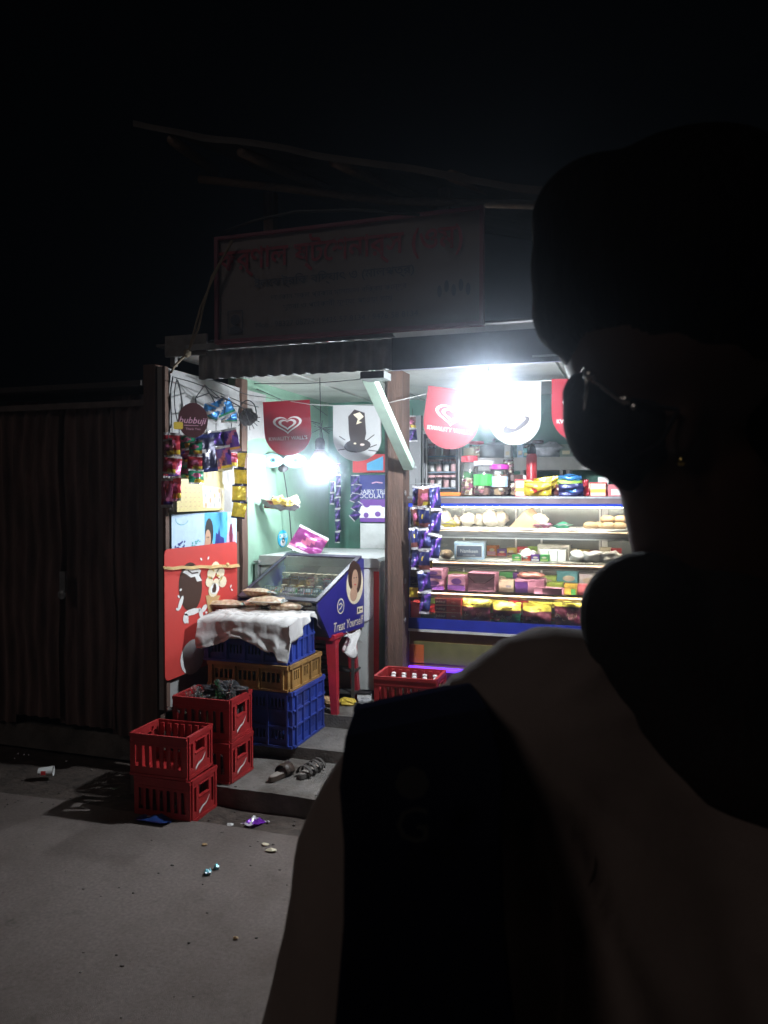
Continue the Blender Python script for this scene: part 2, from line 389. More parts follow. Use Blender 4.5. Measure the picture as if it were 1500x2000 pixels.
mb.ell(SW*.07,SH*.19,.028,.03,y,1); mb.ell(SW*.07,SH*.09,.035,.02,y-.0005,1)
for q in range(5): mb.ell(SW*(.86+.025*q),SH*(.3+.04*(q%2)),.012,.03,y-.0003*q,1)
mb.build('print',[BRED,BNAV],sign)
mb=MB().box(-.02,-.02,-.02,SW+.02,.02,0).box(-.02,-.02,SH,SW+.02,.02,SH+.015).box(-.02,-.02,0,0,.02,SH).box(SW,-.02,0,SW+.02,.02,SH)
mb.build('frame',BORD,sign)
# support board at the left end of the awning and the rope that ties the sign
a=on(322,657,Y=3.78);b=on(403,692,Y=3.78)
tag(MB().box(a.x,3.78,b.z,b.x,3.80,a.z).box(a.x+.02,3.80,b.z-.05,a.x+.05,3.83,b.z+.05).build('support_board',mat('grey_plank',(.28,.27,.26),rough=.8,var=.3,dirt=.4)),'short weathered grey board at the left end of the awning','board')
mb=MB()
for k in (0,1):
    P=[on(452+3*k,470,Y=3.70),on(418-4*k,540,Y=3.69),on(392+5*k,600,Y=3.68),on(381+7*k,640,Y=3.68),on(368,688,Y=3.69),on(344-4*k,712+3*k,Y=3.72),on(333+2*k,728,Y=3.74)]
    mb.tube(P,.006,5)
mb.blob(on(366,690,Y=3.69),(.02,.02,.025),0,8,5,.3)
tag(mb.build('tie_rope',mat('jute_rope',(.32,.26,.18),rough=.9,bump=.5),smooth=True),'slack jute rope tying the sign to the awning corner','rope')
# upper roof: a sagging tin and tarpaulin eave with bamboo rafters
roof=thing('roof_eave','dark sagging upper roof edge with bamboo rafter ends above the signboard','roof',(-1.6,3.6,3.2))
TP=Matrix.Translation(-Vector((-1.6,3.6,3.2)))
TARP=mat('grimy_tarpaulin',(.07,.062,.056),rough=.7,var=.4,scale=5,bump=.4,bscale=20)
mb=MB(); mb.T=TP; vs=[];fs=[]; nx=60; E0=on(260,235,Y=3.55);E1=on(1120,372,Y=3.55)
for i in range(nx+1):
    t=i/nx; x=E0.x+(E1.x-E0.x)*t; z=E0.z+(E1.z-E0.z)*t-.012*math.sin(math.pi*t*3)**2+.006*noise.noise(Vector((x*5,0,0)))
    for j,(dy,dz) in enumerate(((.0,-.035),(0,0),(.6,.13),(1.4,.3),(2.6,.5))): vs.append((x,3.55+dy+.008*noise.noise(Vector((x*4,j,0))),z+dz+(.02 if j>1 else .005)*noise.noise(Vector((x*3,j*2,5)))))
for i in range(nx):
    for j in range(4): k=i*5+j; fs.append((k,k+5,k+6,k+1))
mb.add(vs,fs); mb.build('roof_sheet',TARP,roof,smooth=True)
BAM=mat('bamboo',(.14,.09,.055),rough=.6,var=.3,stretch=(2,2,12))
for (a,b) in (((470,285),(560,335)),((650,303),(735,352)),((335,262),(372,300)),((880,330),(930,362))):
    mb=MB(); mb.T=TP; p=on(*a,Y=3.57)+Vector((0,0,-.03)); q=on(*b,Y=3.95)
    mb.tube([p,p.lerp(q,.33),p.lerp(q,.66),q,q+(q-p)*1.6],[.026,.030,.030,.030,.028],10); mb.build('rafter',BAM,roof,smooth=True)
mb=MB(); mb.T=TP; mb.tube([on(390,350,Y=3.75),on(560,368,Y=3.75),on(760,392,Y=3.75),on(1050,400,Y=3.75)],.022,8); mb.build('purlin',BAM,roof,smooth=True)
mb=MB(); mb.tube([on(440,452,Y=3.7),on(500,430,Y=3.72),on(580,413,Y=3.72),on(700,410,Y=3.72),on(820,420,Y=3.72)],.008,6)
tag(mb.build('sagging_cable',CABLE,smooth=True),'dark cable sagging between the roof edge and the signboard','cable')
for bb in ((-2.0,3.9,2.478,-1.94,3.96,3.3),(-1.0,3.9,2.478,-.94,3.96,3.2)):
    mb=MB(); mb.T=TP; mb.box(*bb); mb.build('upright',WOOD,roof)

# neighbouring closed shed of corrugated sheets, each sheet its own part
shed=thing('tin_shed','closed dark corrugated tin shed beside the open shop','shed',(-4.4,3.86,0))
TS=Matrix.Translation(-Vector((-4.4,3.86,0)))
SHM=mat('old_corrugated_tin',(.15,.095,.085),rough=.8,metal=.0,var=.6,scale=3,bump=.4,dirt=.8,stretch=(5,5,.7))
edges=[322,225,120,25,-120,-300]
for i,(a,b) in enumerate(zip(edges,edges[1:])):
    xa=on(a,1000,Y=3.86).x; xb=on(b,1000,Y=3.86).x
    mb=MB(); mb.T=TS; corr(mb,xb-.03,xa-.012,.16+.03*(i%3),(2.2,2.16,2.19,2.13,2.17)[i],3.86+.012*(i%2),.085,.012,14); mb.build('corrugated_sheet',SHM,shed,smooth=True)
for z in (2.13,): 
    mb=MB(); mb.T=TS; mb.box(-6.2,3.835,z,XW-.13,3.846,z+.035); mb.build('rail',mat('shed_rail',(.15,.12,.11),rough=.8,var=.3),shed)
mb=MB(); mb.T=TS; mb.box(XW-.125,3.80,.0,XW-.045,3.88,2.36); mb.build('corner_post',WOOD,shed)
mb=MB(); mb.T=TS; mb.box(-6.2,3.9,0,XW-.13,4.05,.15); mb.build('plinth',CONC,shed)
mb=MB(); mb.T=TS; mb.box(-6.3,3.78,2.24,XW-.13,5.6,2.27); mb.build('shed_roof',mat('sooty_tin',(.05,.045,.045),rough=.8,var=.4,dirt=.4),shed)
mb=MB(); mb.T=TS; mb.box(-6.2,5.4,0,XW-.13,5.5,2.23).box(-6.25,3.9,0,-6.2,5.5,2.23); mb.build('rear_wall',TIN,shed)
mb=MB(); mb.T=TS; mb.box(-3.35,3.82,1.02,-3.31,3.84,1.14); mb.blob((-3.33,3.815,1.0),(.03,.012,.03),0,8,5); mb.build('padlock',STEEL,shed)

# ================================================================== left flap and what hangs on it
flap=thing('side_shutter','whitewashed plywood side shutter swung out beside the shop front','shutter',(XW,3.82,.35))
fn=on(324,720,X=XW); ff=on(516,774,X=XW)
mb=MB(); mb.T=Matrix.Translation(-Vector((XW,3.82,.35)))
mb.box(XW-.03,3.80,.36,XW,4.66,2.345); mb.build('panel',mat('flap_board',(.36,.35,.34),rough=.7,var=.15,scale=4,dirt=.3,bump=.2),flap)
mb=MB(); mb.T=Matrix.Translation(-Vector((XW,3.82,.35)))
mb.box(XW,3.80,.36,XW+.02,3.835,2.345).box(XW,4.625,.36,XW+.02,4.66,1.36); mb.build('edge_batten',WOOD,flap)
def wallobj(mb,name,mats,label,cat,p,group=None,smooth=False,rz=H90):
    o=mb.build(name,mats,None,smooth,loc=p,rz=rz); return tag(o,label,cat,group)
# lining sheet draped over panel and post
a=on(327,722,X=XW+.012); b=on(516,775,X=XW+.012); W=b.y-a.y
mb=MB(); vs=[];fs=[]
for i in range(21):
    for j in range(11):
        u=i/20; v=j/10; vs.append((u*W,.010*noise.noise(Vector((u*6,v*5,2)))-.006,-v*(.42+.1*math.sin(u*5))))
for i in range(20):
    for j in range(10): k=i*11+j; fs.append((k,k+1,k+12,k+11))
mb.add(vs,fs); wallobj(mb,'lining_sheet',mat('white_plastic_sheet',(.42,.42,.42),rough=.45,var=.08,dirt=.2),'creased white plastic sheet lining the top of the side wall','sheet',(XW+.022,a.y,2.335),smooth=True)
# red ice cream poster
RB=mat('poster_red',(.6,.06,.05),rough=.5,var=.08,scale=4,dirt=.12)
def W2(px,py,X=XW+.045): p=on(px,py,X=X); return p.y,p.z
y0_,zt=W2(321,1068); y1_,zt2=W2(463,1062); _,zb=W2(327,1330)
zt=(zt+zt2)/2; PW=y1_-y0_; PH=zt-zb
post_=thing('ice_cream_poster','red ice cream poster board showing a chocolate bar and cone','poster',(XW+.045,y0_,zb),H90)
def rrect(w,h,r,n=4,x0=0,z0=0):
    P=[]
    for cx,cz,a0 in ((w-r,r,-90),(w-r,h-r,0),(r,h-r,90),(r,r,180)):
        for i in range(n+1): a=math.radians(a0+90*i/n); P.append((x0+cx+r*math.cos(a),z0+cz+r*math.sin(a)))
    return P
MB().prism(rrect(PW,PH,.035),0,.006).build('board',RB,post_)
def LP(px,py):
    y,z=W2(px,py); return (y-y0_,z-zb)
mb=MB()
c=LP(372,1146); mb.ell(c[0],c[1],.125,.15,-.002,0,24,rot=.25)          # chocolate bar
e=[LP(*q) for q in ((356,1118),(366,1108),(380,1106),(392,1114),(388,1124),(394,1134),(384,1136),(380,1126),(372,1128),(364,1122))]; mb.flat(e,-.003,1); mb.stroke([LP(366,1114),LP(374,1120),LP(386,1118)],.008,-.004,0)
for (u,v,r1,r2) in ((352,1178,.05,.018),(375,1195,.09,.02),(362,1208,.03,.03),(392,1200,.05,.02),(398,1188,.02,.035)):
    q=LP(u,v); mb.ell(q[0],q[1],r1,r2,-.0035,1,9,rot=u%3)
for (u,v) in ((348,1165),(345,1190),(352,1152),(366,1214),(388,1212),(402,1196),(392,1092),(406,1090),(450,1145),(452,1152)):
    q=LP(u,v); mb.ell(q[0],q[1],.014,.008,-.0036,1,6,rot=u)
cone=[LP(401,1163),LP(430,1163),LP(408,1205)]; mb.flat(cone,-.003,2)
for k in range(1,5):
    t=k/5; mb.stroke([(cone[0][0]*(1-t)+cone[2][0]*t,cone[0][1]*(1-t)+cone[2][1]*t),(cone[0][0]*(1-t)+cone[1][0]*t,cone[0][1])],.003,-.0034,4)
for (u,v,rr) in ((412,1120,.05),(430,1118,.05),(420,1108,.05),(408,1136,.045),(434,1136,.05),(421,1140,.045),(416,1152,.06)):
    q=LP(u,v); mb.ell(q[0],q[1],rr,rr*.75,-.0037-.00005*u%7*.0001,3,12)
for (u,v,a1,b1) in ((418,1150,.055,.035),): 
    q=LP(u,v); mb.ell(q[0],q[1],a1,b1,-.0050,1,14); mb.ell(q[0],q[1]+.005,.02,.03,-.0054,0,10); mb.ell(q[0]-.02,q[1]-.006,.012,.018,-.0055,0,8)
for (u,v) in ((414,1112),(424,1124),(431,1130),(408,1128)):
    q=LP(u,v); mb.ell(q[0],q[1],.022,.006,-.0056,4,8,rot=u)
q=LP(372,1284); mb.ell(q[0]+.02,q[1],.13,.105,-.003,1,24)
mb.build('artwork',[CHOC,WHITE,TAN,CREAM,prt('gold_line',(.6,.4,.1)),REDP],post_)
# twine tied across the poster
mb=MB()
for k in range(3):
    P=[]
    for i in range(9):
        t=i/8; yy,zz=W2(318+t*148,1107-5*t+2*k+ (2 if i%2 else 0),XW+.06); P.append((XW+.06+.004*k,yy,zz))
    mb.tube(P,.0035,5)
mb.blob(on(444,1103,X=XW+.063),(.012,.016,.014),0,7,5,.3)
tag(mb.build('twine',mat('gold_twine',(.7,.5,.22),rough=.7),smooth=True),'yellow twine tied across the red ice cream poster','twine')
# picture strip above it
y0_,zt=W2(334,1004,XW+.015);y1_,zb=W2(461,1074,XW+.015); w_=y1_-y0_;h_=zt-zb
mb=MB().box(0,-.004,0,w_,0,h_,0)
mb.flat([(w_*.47,0),(w_*.84,0),(w_*.84,h_),(w_*.47,h_)],-.0045,1)
mb.flat([(w_*.84,0),(w_,0),(w_,h_),(w_*.84,h_)],-.0045,2)
mb.flat([(w_*.62,0),(w_*.65,h_*.5),(w_*.68,h_*.45),(w_*.70,h_*.62),(w_*.72,h_*.4),(w_*.78,h_*.35),(w_*.8,0)],-.0048,3)
mb.ell(w_*.53,h_*.2,.05,.07,-.005,4,14); mb.ell(w_*.54,h_*.52,.05,.09,-.0052,5,14); mb.ell(w_*.52,h_*.36,.035,.06,-.0054,4,14)
mb.ell(w_*.53,h_*.4,.006,.006,-.0058,5,6); mb.ell(w_*.505,h_*.4,.006,.006,-.0058,5,6)
mb.ell(w_*.9,h_*.6,.03,.05,-.005,0,10); mb.ell(w_*.87,h_*.25,.035,.07,-.0052,6,10); mb.ell(w_*.94,h_*.2,.03,.06,-.0052,6,10); mb.ell(w_*.9,h_*.4,.025,.08,-.0055,7,10)
for k in range(34):
    mb.ell(w_*(.04+.16*rnd.random()),h_*(.02+.35*rnd.random()),.008,.008,-.0049-.00002*k,3,5)
for k in range(16):
    mb.ell(w_*(.28+.14*rnd.random()),h_*(.15+.2*rnd.random()),.010,.006,-.0049-.00002*k,8,5)
mb.stroke([(w_*(.14+.09*math.cos(t*.5)),h_*(.88+.14*math.sin(t*.5))) for t in range(6,13)],.004,-.005,8)
wallobj(mb,'picture_panel',[PALEB,SKYB,PALEB,NAVY,SKINP,BLACK,PINKP,MAROON,TEAL],'blue and white picture strip with a dark haired face above the red poster','picture',(XW+.015,y0_,zb))
# yellow price chart
a=on(346,1000,X=XW+.10); bq=on(459,1002,X=XW+.10); w_=bq.y-a.y; h_=on(350,884,X=XW+.10).z-a.z
mb=MB().box(0,0,0,w_,.004,h_*.5,0); mb.box(w_*.06,0,h_*.5,w_*.97,.004,h_,0)
mb.flat([(w_*.52,.02),(w_*.98,.01),(w_*.97,h_*.42),(w_*.5,h_*.46)],-.001,1)
for i in range(9):
    for j in range(5):
        if i<5: mb.flat([(w_*(.06+.09*i),h_*(.08+.08*j)),(w_*(.06+.09*i)+.02,h_*(.08+.08*j)),(w_*(.06+.09*i)+.02,h_*(.08+.08*j)+.005),(w_*(.06+.09*i),h_*(.08+.08*j)+.005)],-.0015,2)
        elif j<4: mb.ell(w_*(.58+.1*(i-5)),h_*(.1+.09*j),.014,.018,-.0016,(3,4,5,2)[(i*3+j)%4],8)
for k in range(3): mb.flat([(w_*(.46+.14*k),h_*.6),(w_*(.46+.14*k)+.012,h_*.6),(w_*(.46+.14*k)+.012,h_*.7),(w_*(.46+.14*k),h_*.7)],-.002,2)
o=wallobj(mb,'price_chart',[prt('chart_yellow',(.6,.5,.2)),CREAM,TAN,PALEB,GREYP,PINKP],'yellow chart board with small product pictures on the side shutter','chart',(XW+.10,a.y,a.z),rz=H90+.12)
# notice sheet on the green wall
y0_,zt=W2(483,886,XW+.004);y1_,zb=W2(518,971,XW+.004); w_=y1_-y0_;h_=zt-zb
mb=MB().box(0,-.002,0,w_,0,h_,0)
mb.text('THE NATIONAL',.045,w_*.5,h_*.94,-.003,1,bold=.02)
for j in range(9):
    if j not in (2,): mb.flat([(w_*.1,h_*(.1+.085*j)),(w_*(.5+.4*rnd.random()),h_*(.1+.085*j)),(w_*.6,h_*(.1+.085*j)+.006),(w_*.1,h_*(.1+.085*j)+.006)],-.003,1)
wallobj(mb,'notice_sheet',[WHITE,GREYP],'white printed notice sheet pasted on the mint wall','notice',(XW+.004,y0_,zb))
# round blue cookie sticker
p=on(552,1052,X=XW+.003); mb=MB()
mb.prism([(.085*math.cos(t*math.pi/14),.065*math.sin(t*math.pi/14)) for t in range(28)],-.003,0,0)
mb.text('OREO',.05,.0,.022,-.004,1,bold=.03); mb.ell(0,-.03,.045,.028,-.004,1,14); mb.ell(.002,-.012,.026,.02,-.0046,2,12); mb.ell(.002,-.014,.014,.010,-.005,1,10)
wallobj(mb,'cookie_sticker',[prt('cyan',(.02,.5,.8)),WHITE,BLACK],'round blue cookie sticker on the mint wall','sticker',p)

# ------------------------------------------------------------------ sachets
def pouch_mesh(name,w,h,t,mats,art,seed=0,nx=8,nz=10,cr=1.0):
    mb=MB(); vs=[];fs=[];ms=[]
    for side in (-1,1):
        for i in range(nx+1):
            for j in range(nz+1):
                u=i/nx;v=j/nz; q_=min(1,max(0,(v-.09)/.82)); e=max(0,1-abs(2*u-1)**3)**.6*max(0,1-abs(2*q_-1)**3)**.6
                pin=1-.16*e-.05*noise.noise(Vector((v*4,seed,1)))
                y=side*t/2*e+ .020*cr*(t/.03)*noise.noise(Vector((u*3.2,v*4.2,seed+side*.3)))*(.35+e)
                vs.append(((u-.5)*w*pin,y,(v-.5)*h))
        k0=0 if side<0 else (nx+1)*(nz+1)
        for i in range(nx):
            for j in range(nz):
                k=k0+i*(nz+1)+j; fs.append((k,k+nz+1,k+nz+2,k+1)); ms.append(art((i+.5)/nx,(j+.5)/nz,i,j))
    for k,(f,m) in enumerate(zip(fs,ms)):
        pass
    mb.add(vs,fs); mb.m=ms
    me=bpy.data.meshes.new(name); me.from_pydata(mb.v,[],mb.f)
    for m in mats: me.materials.append(m)
    me.polygons.foreach_set('material_index',mb.m); me.polygons.foreach_set('use_smooth',[True]*len(mb.f)); me.update()
    return me
def art_band(u,v,i,j):
    if j in (0,9): return 1
    if (u-.5)**2/.1+(v-.55)**2/.03<1: return 2
    if v<.3 and u>.4: return 3
    return 0
def art_plain(u,v,i,j):
    if j in (0,9): return 1
    if .38<v<.62 and .2<u<.8 and (i+j)%3: return 2
    return 0
def art_diag(u,v,i,j):
    if j in (0,9): return 1
    if abs(u-v)<.16: return 2
    if v<.25: return 3
    return 0
PM={
 'pink':pouch_mesh('sachet',.1,.13,.03,[FR,FS,FP,FY],art_band,1),
 'pink2':pouch_mesh('sachet',.1,.13,.03,[FP,FS,FR,FV],art_diag,5),
 'green':pouch_mesh('sachet',.1,.13,.03,[FG,FS,FP,FY],art_band,2),
 'navy':pouch_mesh('sachet',.1,.2,.03,[FK,FN,FS,FV],art_plain,3),
 'violet':pouch_mesh('sachet',.1,.12,.03,[FV,FS,FP,FY],art_diag,4),
 'yellow':pouch_mesh('sachet',.08,.13,.02,[FY,FK,FY,FY],art_plain,6),
 'blue':pouch_mesh('sachet',.085,.125,.03,[FN,FS,FV,FK],art_diag,7),
 'blue2':pouch_mesh('sachet',.085,.125,.03,[FN,FS,FB,FY],lambda u,v,i,j:1 if j in(0,9) else (3 if i==3 and j in(5,6) else (2 if v<.3 else 0)),8),
 'brown':pouch_mesh('sachet',.085,.125,.03,[FB,FS,FP,FY],art_band,9),
}
def strip(px,py0,py1,n,kinds,label,X=None,Y=None,wpx=34,group='hanging sachet strips',rz=None,curve=0):
    p0=on(px,py0,X=X,Y=Y); p1=on(px,py1,X=X,Y=Y); L=p0.z-p1.z; hh=L/n
    d=(p0-CAM).length; root=thing('sachet_strip',label,'sachet strip',p0,0,group)
    face=math.atan2(p0.x-0,-(p0.y))  # towards the customer
    wm=wpx*d/1560
    for i in range(n):
        me=PM[kinds[i%len(kinds)]]; bx=[v.co for v in me.vertices]; bw=max(v.x for v in bx)*2; bh=max(v.z for v in bx)*2
        o=link('sachet',me,root,(curve*math.sin(i*1.1)+rnd.uniform(-.006,.006),rnd.uniform(-.01,.01),-(i+.5)*hh))
        o.rotation_euler=(rnd.uniform(-.3,.3),rnd.uniform(-.14,.14),(.32 if rz is None else rz)+rnd.uniform(-.6,.6))
        o.scale=(wm/bw,1,hh*1.06/bh)
    mb=MB(); mb.tube([(0,.0,.0),(0,0,.05)],.002,4); mb.build('string',CABLE,root)
    return root
XS=XW+.16
strip(336,846,935,2,['pink','pink2'],'red and pink foil sachet strip at the outer edge of the shutter',X=XS,wpx=32)
strip(323,935,990,1,['pink2'],'single shiny pink sachet hanging lowest at the outer shutter edge',X=XS,wpx=28)
strip(367,848,935,3,['green','pink','green'],'green and pink foil sachet strip beside the round brown tag',X=XS,wpx=36)
strip(404,850,920,1,['navy'],'near black tall packet hanging over the yellow chart',X=XS+.03,wpx=38)
strip(436,872,918,1,['violet'],'violet packet hanging at the upper right corner of the yellow chart',X=XS+.03,wpx=36)
strip(452,838,882,1,['violet'],'violet and pink packet tilted under the wire basket',X=XS+.05,wpx=42)
strip(468,882,1012,4,['yellow'],'yellow sachet strip hanging down the left wooden post',X=XW+.11,wpx=28)
strip(350,850,930,3,['pink','violet','pink2'],'wine and violet foil strip between the red and the green strips',X=XS-.05,wpx=28)
strip(381,862,945,3,['green','pink','green'],'second green foil strip overlapping the first from the right',X=XS+.07,wpx=30)
strip(422,842,905,2,['blue','violet'],'dark blue foil strip behind the near black tall packet',X=XS-.04,wpx=30)
strip(446,850,912,2,['violet','pink'],'violet and red foil strip nearest the wooden post',X=XS-.03,wpx=34)
strip(329,858,925,2,['brown','pink'],'brown foil strip at the very edge of the shutter',X=XS+.06,wpx=26)
strip(340,930,978,1,['pink'],'red sachet hanging loose beside the lowest pink one',X=XS+.04,wpx=24)
strip(660,905,1060,7,['blue'],'thin blue sachet strip hanging deep inside by the back wall',Y=5.95,wpx=11)
strip(648,940,985,2,['blue'],'short pale blue sachet strip deep inside behind the lit bulb',Y=5.9,wpx=9)
strip(812,950,1112,4,['blue','brown','blue2','blue'],'dark blue sachet strip nearest the middle wooden post',Y=4.62,wpx=20,rz=.1)
strip(829,950,1198,6,['brown','blue2','blue','blue2','blue','blue'],'longest blue and brown sachet strip hanging before the showcase',Y=4.60,wpx=28,rz=.1)
strip(849,948,1094,3,['blue','blue','blue'],'blue sachet strip hanging to the right of the longest strip',Y=4.62,wpx=24,rz=.1)
strip(806,812,862,2,['brown','blue'],'small dull sachet strip hanging high behind the middle post',Y=5.3,wpx=18,rz=.1)
tag(MB().tube([on(800,944,Y=4.61),on(862,946,Y=4.61)],.003,5).tube([on(829,948,Y=4.605),on(829,905,Y=4.7)],.002,4).build('hanging_rail',STEEL),'thin rail that carries the blue sachet strips by the post','rail')
# small yellow packs peeping between strips
for (u,v,l) in ((836,1098,'small yellow pack tucked behind the longest blue strip'),(808,1157,'small yellow pack at the left foot of the sachet strips')):
    o=link('snack_pack',PM['yellow'],None,on(u,v,Y=4.72)); o.scale=(.7,1,.6); tag(o,l,'packet')
# cables and hooks at the top of the shutter
mb=MB()
XH=XW+.2
def curvepx(pts,X=None,Y=None,n=4):
    P=[on(a,b,X=X,Y=Y) for a,b in pts]; out=[]
    for i in range(len(P)-1):
        p0,p1,p2,p3=P[max(i-1,0)],P[i],P[i+1],P[min(i+2,len(P)-1)]
        for k in range(n):
            t=k/n; out.append(.5*((2*p1)+(p2-p0)*t+(2*p0-5*p1+4*p2-p3)*t*t+(3*p1-p0-3*p2+p3)*t**3))
    return out+[P[-1]]
mb.tube(curvepx([(338,735),(333,770),(335,820),(333,836)],X=XH-.05),.004,5)
mb.tube(curvepx([(345,740),(352,765),(355,800),(350,830),(342,800),(341,765),(346,742),(352,760),(358,800)],X=XH-.05),.003,5)
tag(mb.build('looped_wire',CABLE,smooth=True),'looped dark wire hanging at the outer top of the side shutter','wire')
mb=MB(); mb.tube(curvepx([(341,737),(380,748),(430,768),(478,788),(505,795)],X=XH-.02),.003,5)
mb.tube(curvepx([(395,735),(440,752),(480,770),(520,776)],X=XH-.05),.0025,5)
tag(mb.build('hanging_line',CABLE,smooth=True),'dark line strung along the side shutter top that carries the baskets','line')
bk=thing('wire_basket','black wire basket of blue packs hanging from the line','basket',on(420,790,X=XH))
R0=on(420,790,X=XH); mb=MB(); mb.T=Matrix.Translation(-R0)
q=[on(a,b,X=XH) for a,b in ((382,777),(408,768),(456,800),(463,826),(428,800),(385,806))]
mb.tube(q+[q[0]],.004,5); mb.tube([q[1]+Vector((.08,0,-.02)),q[2]+Vector((.08,0,0)),q[3]+Vector((.08,0,0))],.004,5)
for a in (0,1,2,4): mb.tube([q[a],on(400,752,X=XH)],.003,4)
for t in (.25,.5,.75): p=q[1].lerp(q[2],t); mb.tube([p,p+Vector((.08,0,-.01)),p+Vector((.06,0,-.1))],.003,4)
mb.build('wire_frame',CABLE,bk,smooth=True)
BP=pouch_mesh('snack_pack',.14,.12,.04,[FBL,FS,FS,FG],art_diag,12)
for k,(u,v,s_) in enumerate(((432,797,1.),(447,812,.7),(412,805,.7))):
    o=link('snack_pack',BP,None,on(u,v,X=XH+.03)); o.rotation_euler=(.2,.4*(k-1),.3); o.scale=(s_,1,s_)
    tag(o,('large blue foil pack topmost in the wire basket','small blue pack at the right end of the wire basket','small greenish blue pack at the left of the wire basket')[k],'packet')
p=on(377,821,X=XH+.03); mb=MB()
mb.prism([(.082*math.cos(t*math.pi/12),.098*math.sin(t*math.pi/12)) for t in range(24)],-.004,.004)
mb.text('bubbuji',.05,0,.0,-.006,1,shear=.25,bold=.008,rot=-.05); mb.stroke([(-.05,-.028),(.03,-.03)],.003,-.006,1); mb.text('Thank You',.018,0,-.048,-.006,1)
o=mb.build('round_tag',[prt('brown_tag',(.085,.03,.035)),PINKP],None,loc=p,rz=.45); tag(o,'round dark brown tag with pale script hanging from the line','tag')
p=on(484,806,X=XH); mb=MB(); mb.tube([Vector((.055*math.cos(t*math.pi/8),0,.08*math.sin(t*math.pi/8)+.0)) for t in range(17)],.004,5)
mb.blob((0,0,-.03),(.058,.03,.058),0,12,7,.35)
for k in range(10): a=math.pi*(1.0+k/9); mb.tube([(.05*math.cos(a),0,-.03+.05*math.sin(a)),(.08*math.cos(a),.0,-.03+.085*math.sin(a))],.003,4)
tag(mb.build('net_bag',mat('grey_net',(.12,.12,.125),rough=.8),None,loc=p,rz=.4),'dull grey net bag hanging beside the maroon pennant','bag')
mb=MB().prism(rrect(.05,.04,.008),0,.006); tag(mb.build('yellow_clip',YEL,None,loc=on(339,838,X=XS),rz=.5),'small yellow tag clipped above the outermost sachets','tag')

# ------------------------------------------------------------------ pennants
def pennant(pxc,py0,pyb,wpx,Y,kind,label,rz=0,tilt=0,group='ice cream pennants'):
    p=on(pxc,py0,Y=Y); d=(p-CAM).dot(RM@Vector((0,0,-1))); w=wpx*d/1500; h=(pyb-py0)*d/1500; r=w/2
    P=[(-r,0),(r,0)]+[(r*math.cos(t*math.pi/16),-(h-r)-r*math.sin(t*math.pi/16)) for t in range(17)]
    P=[(a*(1-.0),b) for a,b in P]
    mb=MB().prism(P,0,.0025,0,3); cz=-h*.42
    if kind=='red':
        for sc_,m_,dx in ((1.,1,0),(.82,0,0),(.62,1,0),(.42,0,0)):
            hp=[]
            for t in range(28):
                a=2*math.pi*t/28; hx=16*math.sin(a)**3; hz=13*math.cos(a)-5*math.cos(2*a)-2*math.cos(3*a)-math.cos(4*a)
                hp.append((hx/16*r*.62*sc_+dx,cz+hz/16*r*.42*sc_))
            mb.flat(hp,-.001-.0006*(1-sc_),m_)
        mb.text("KWALITY WALL'S",r*.215,0,-h*.68,-.0015,1,bold=.006,sx=.97)
    else:
        if kind=='bar':
            mb.flat([(-.35*r,-h*.5),(-.38*r,-h*.2),(-.12*r,-h*.07),(.3*r,-h*.13),(.36*r,-h*.5),(.28*r,-h*.66),(-.28*r,-h*.66)],-.001,2)
            mb.flat([(-.18*r,-h*.16),(.1*r,-h*.12),(.26*r,-h*.2),(.05*r,-h*.28),(.2*r,-h*.3),(-.05*r,-h*.34),(.02*r,-h*.24)],-.0014,1)
            mb.ell(0,-h*.72,r*.55,r*.28,-.0012,2,18,rot=.1); mb.ell(-.1*r,-h*.68,r*.06,r*.04,-.0018,1,8); mb.ell(.2*r,-h*.7,r*.1,r*.05,-.0018,4,8)
            for (a,b,c,e) in ((-.5,-.62,-.75,-.55),(-.5,-.78,-.8,-.8),(.5,-.75,.8,-.7),(.45,-.8,.85,-.82),(.4,-.62,.7,-.52)): mb.stroke([(a*r,b*h),(c*r,e*h)],.006,-.0013,2)
        else:
            mb.ell(.05*r,-h*.68,r*.58,r*.22,-.001,2,18,rot=.5); mb.flat([(-.3*r,-h*.72),(-.22*r,-h*.5),(.2*r,-h*.5),(.42*r,-h*.58),(-.0*r,-h*.74)],-.0014,4)
            mb.ell(.06*r,-h*.42,r*.2,r*.16,-.0012,4,12); mb.ell(.12*r,-h*.34,r*.1,r*.1,-.0016,1,10)
            mb.stroke([(.05*r,-h*.3),(.1*r,-h*.15)],.008,-.001,5); mb.stroke([(.1*r,-h*.28),(.4*r,-h*.22)],.006,-.001,5); mb.ell(.1*r,-h*.2,r*.08,r*.05,-.0016,5,6)
            for k in range(5): mb.ell(r*(-.05+.1*k),-h*(.7-.03*k),r*.03,r*.03,-.0018,1,6)
    base=cloudy('pennant_red',(.36,.008,.025),.35) if kind=='red' else PWH
    o=mb.build('pennant',[base,WHITE if kind=='red' else CREAM,CHOCD,base,prt('pale_pink',(.75,.6,.55)),TAN],None,loc=p,rz=rz); o.rotation_euler.y=tilt
    return tag(o,label,'pennant',group)
PY=4.72
PWH=cloudy('pennant_white',(.58,.58,.58),.35)
pennant(559,783,890,92,4.66,'red','maroon heart pennant hanging farthest left, in front of the mint wall',rz=.30,tilt=-.05)
pennant(698,792,901,95,4.72,'bar','white pennant with dark chocolate bar between red pennant and middle post',rz=.34,tilt=.0)
pennant(890,760,878,108,PY,'red','red heart pennant partly lost in the glare of the right bulb',rz=.25,tilt=.14)
pennant(1006,746,869,101,PY,'cone','bright white pennant with splashed cone right of the bulb',rz=.3,tilt=0)
pennant(1132,740,862,108,PY,'red','red pennant partly hidden behind the dark head',rz=.3,tilt=0)
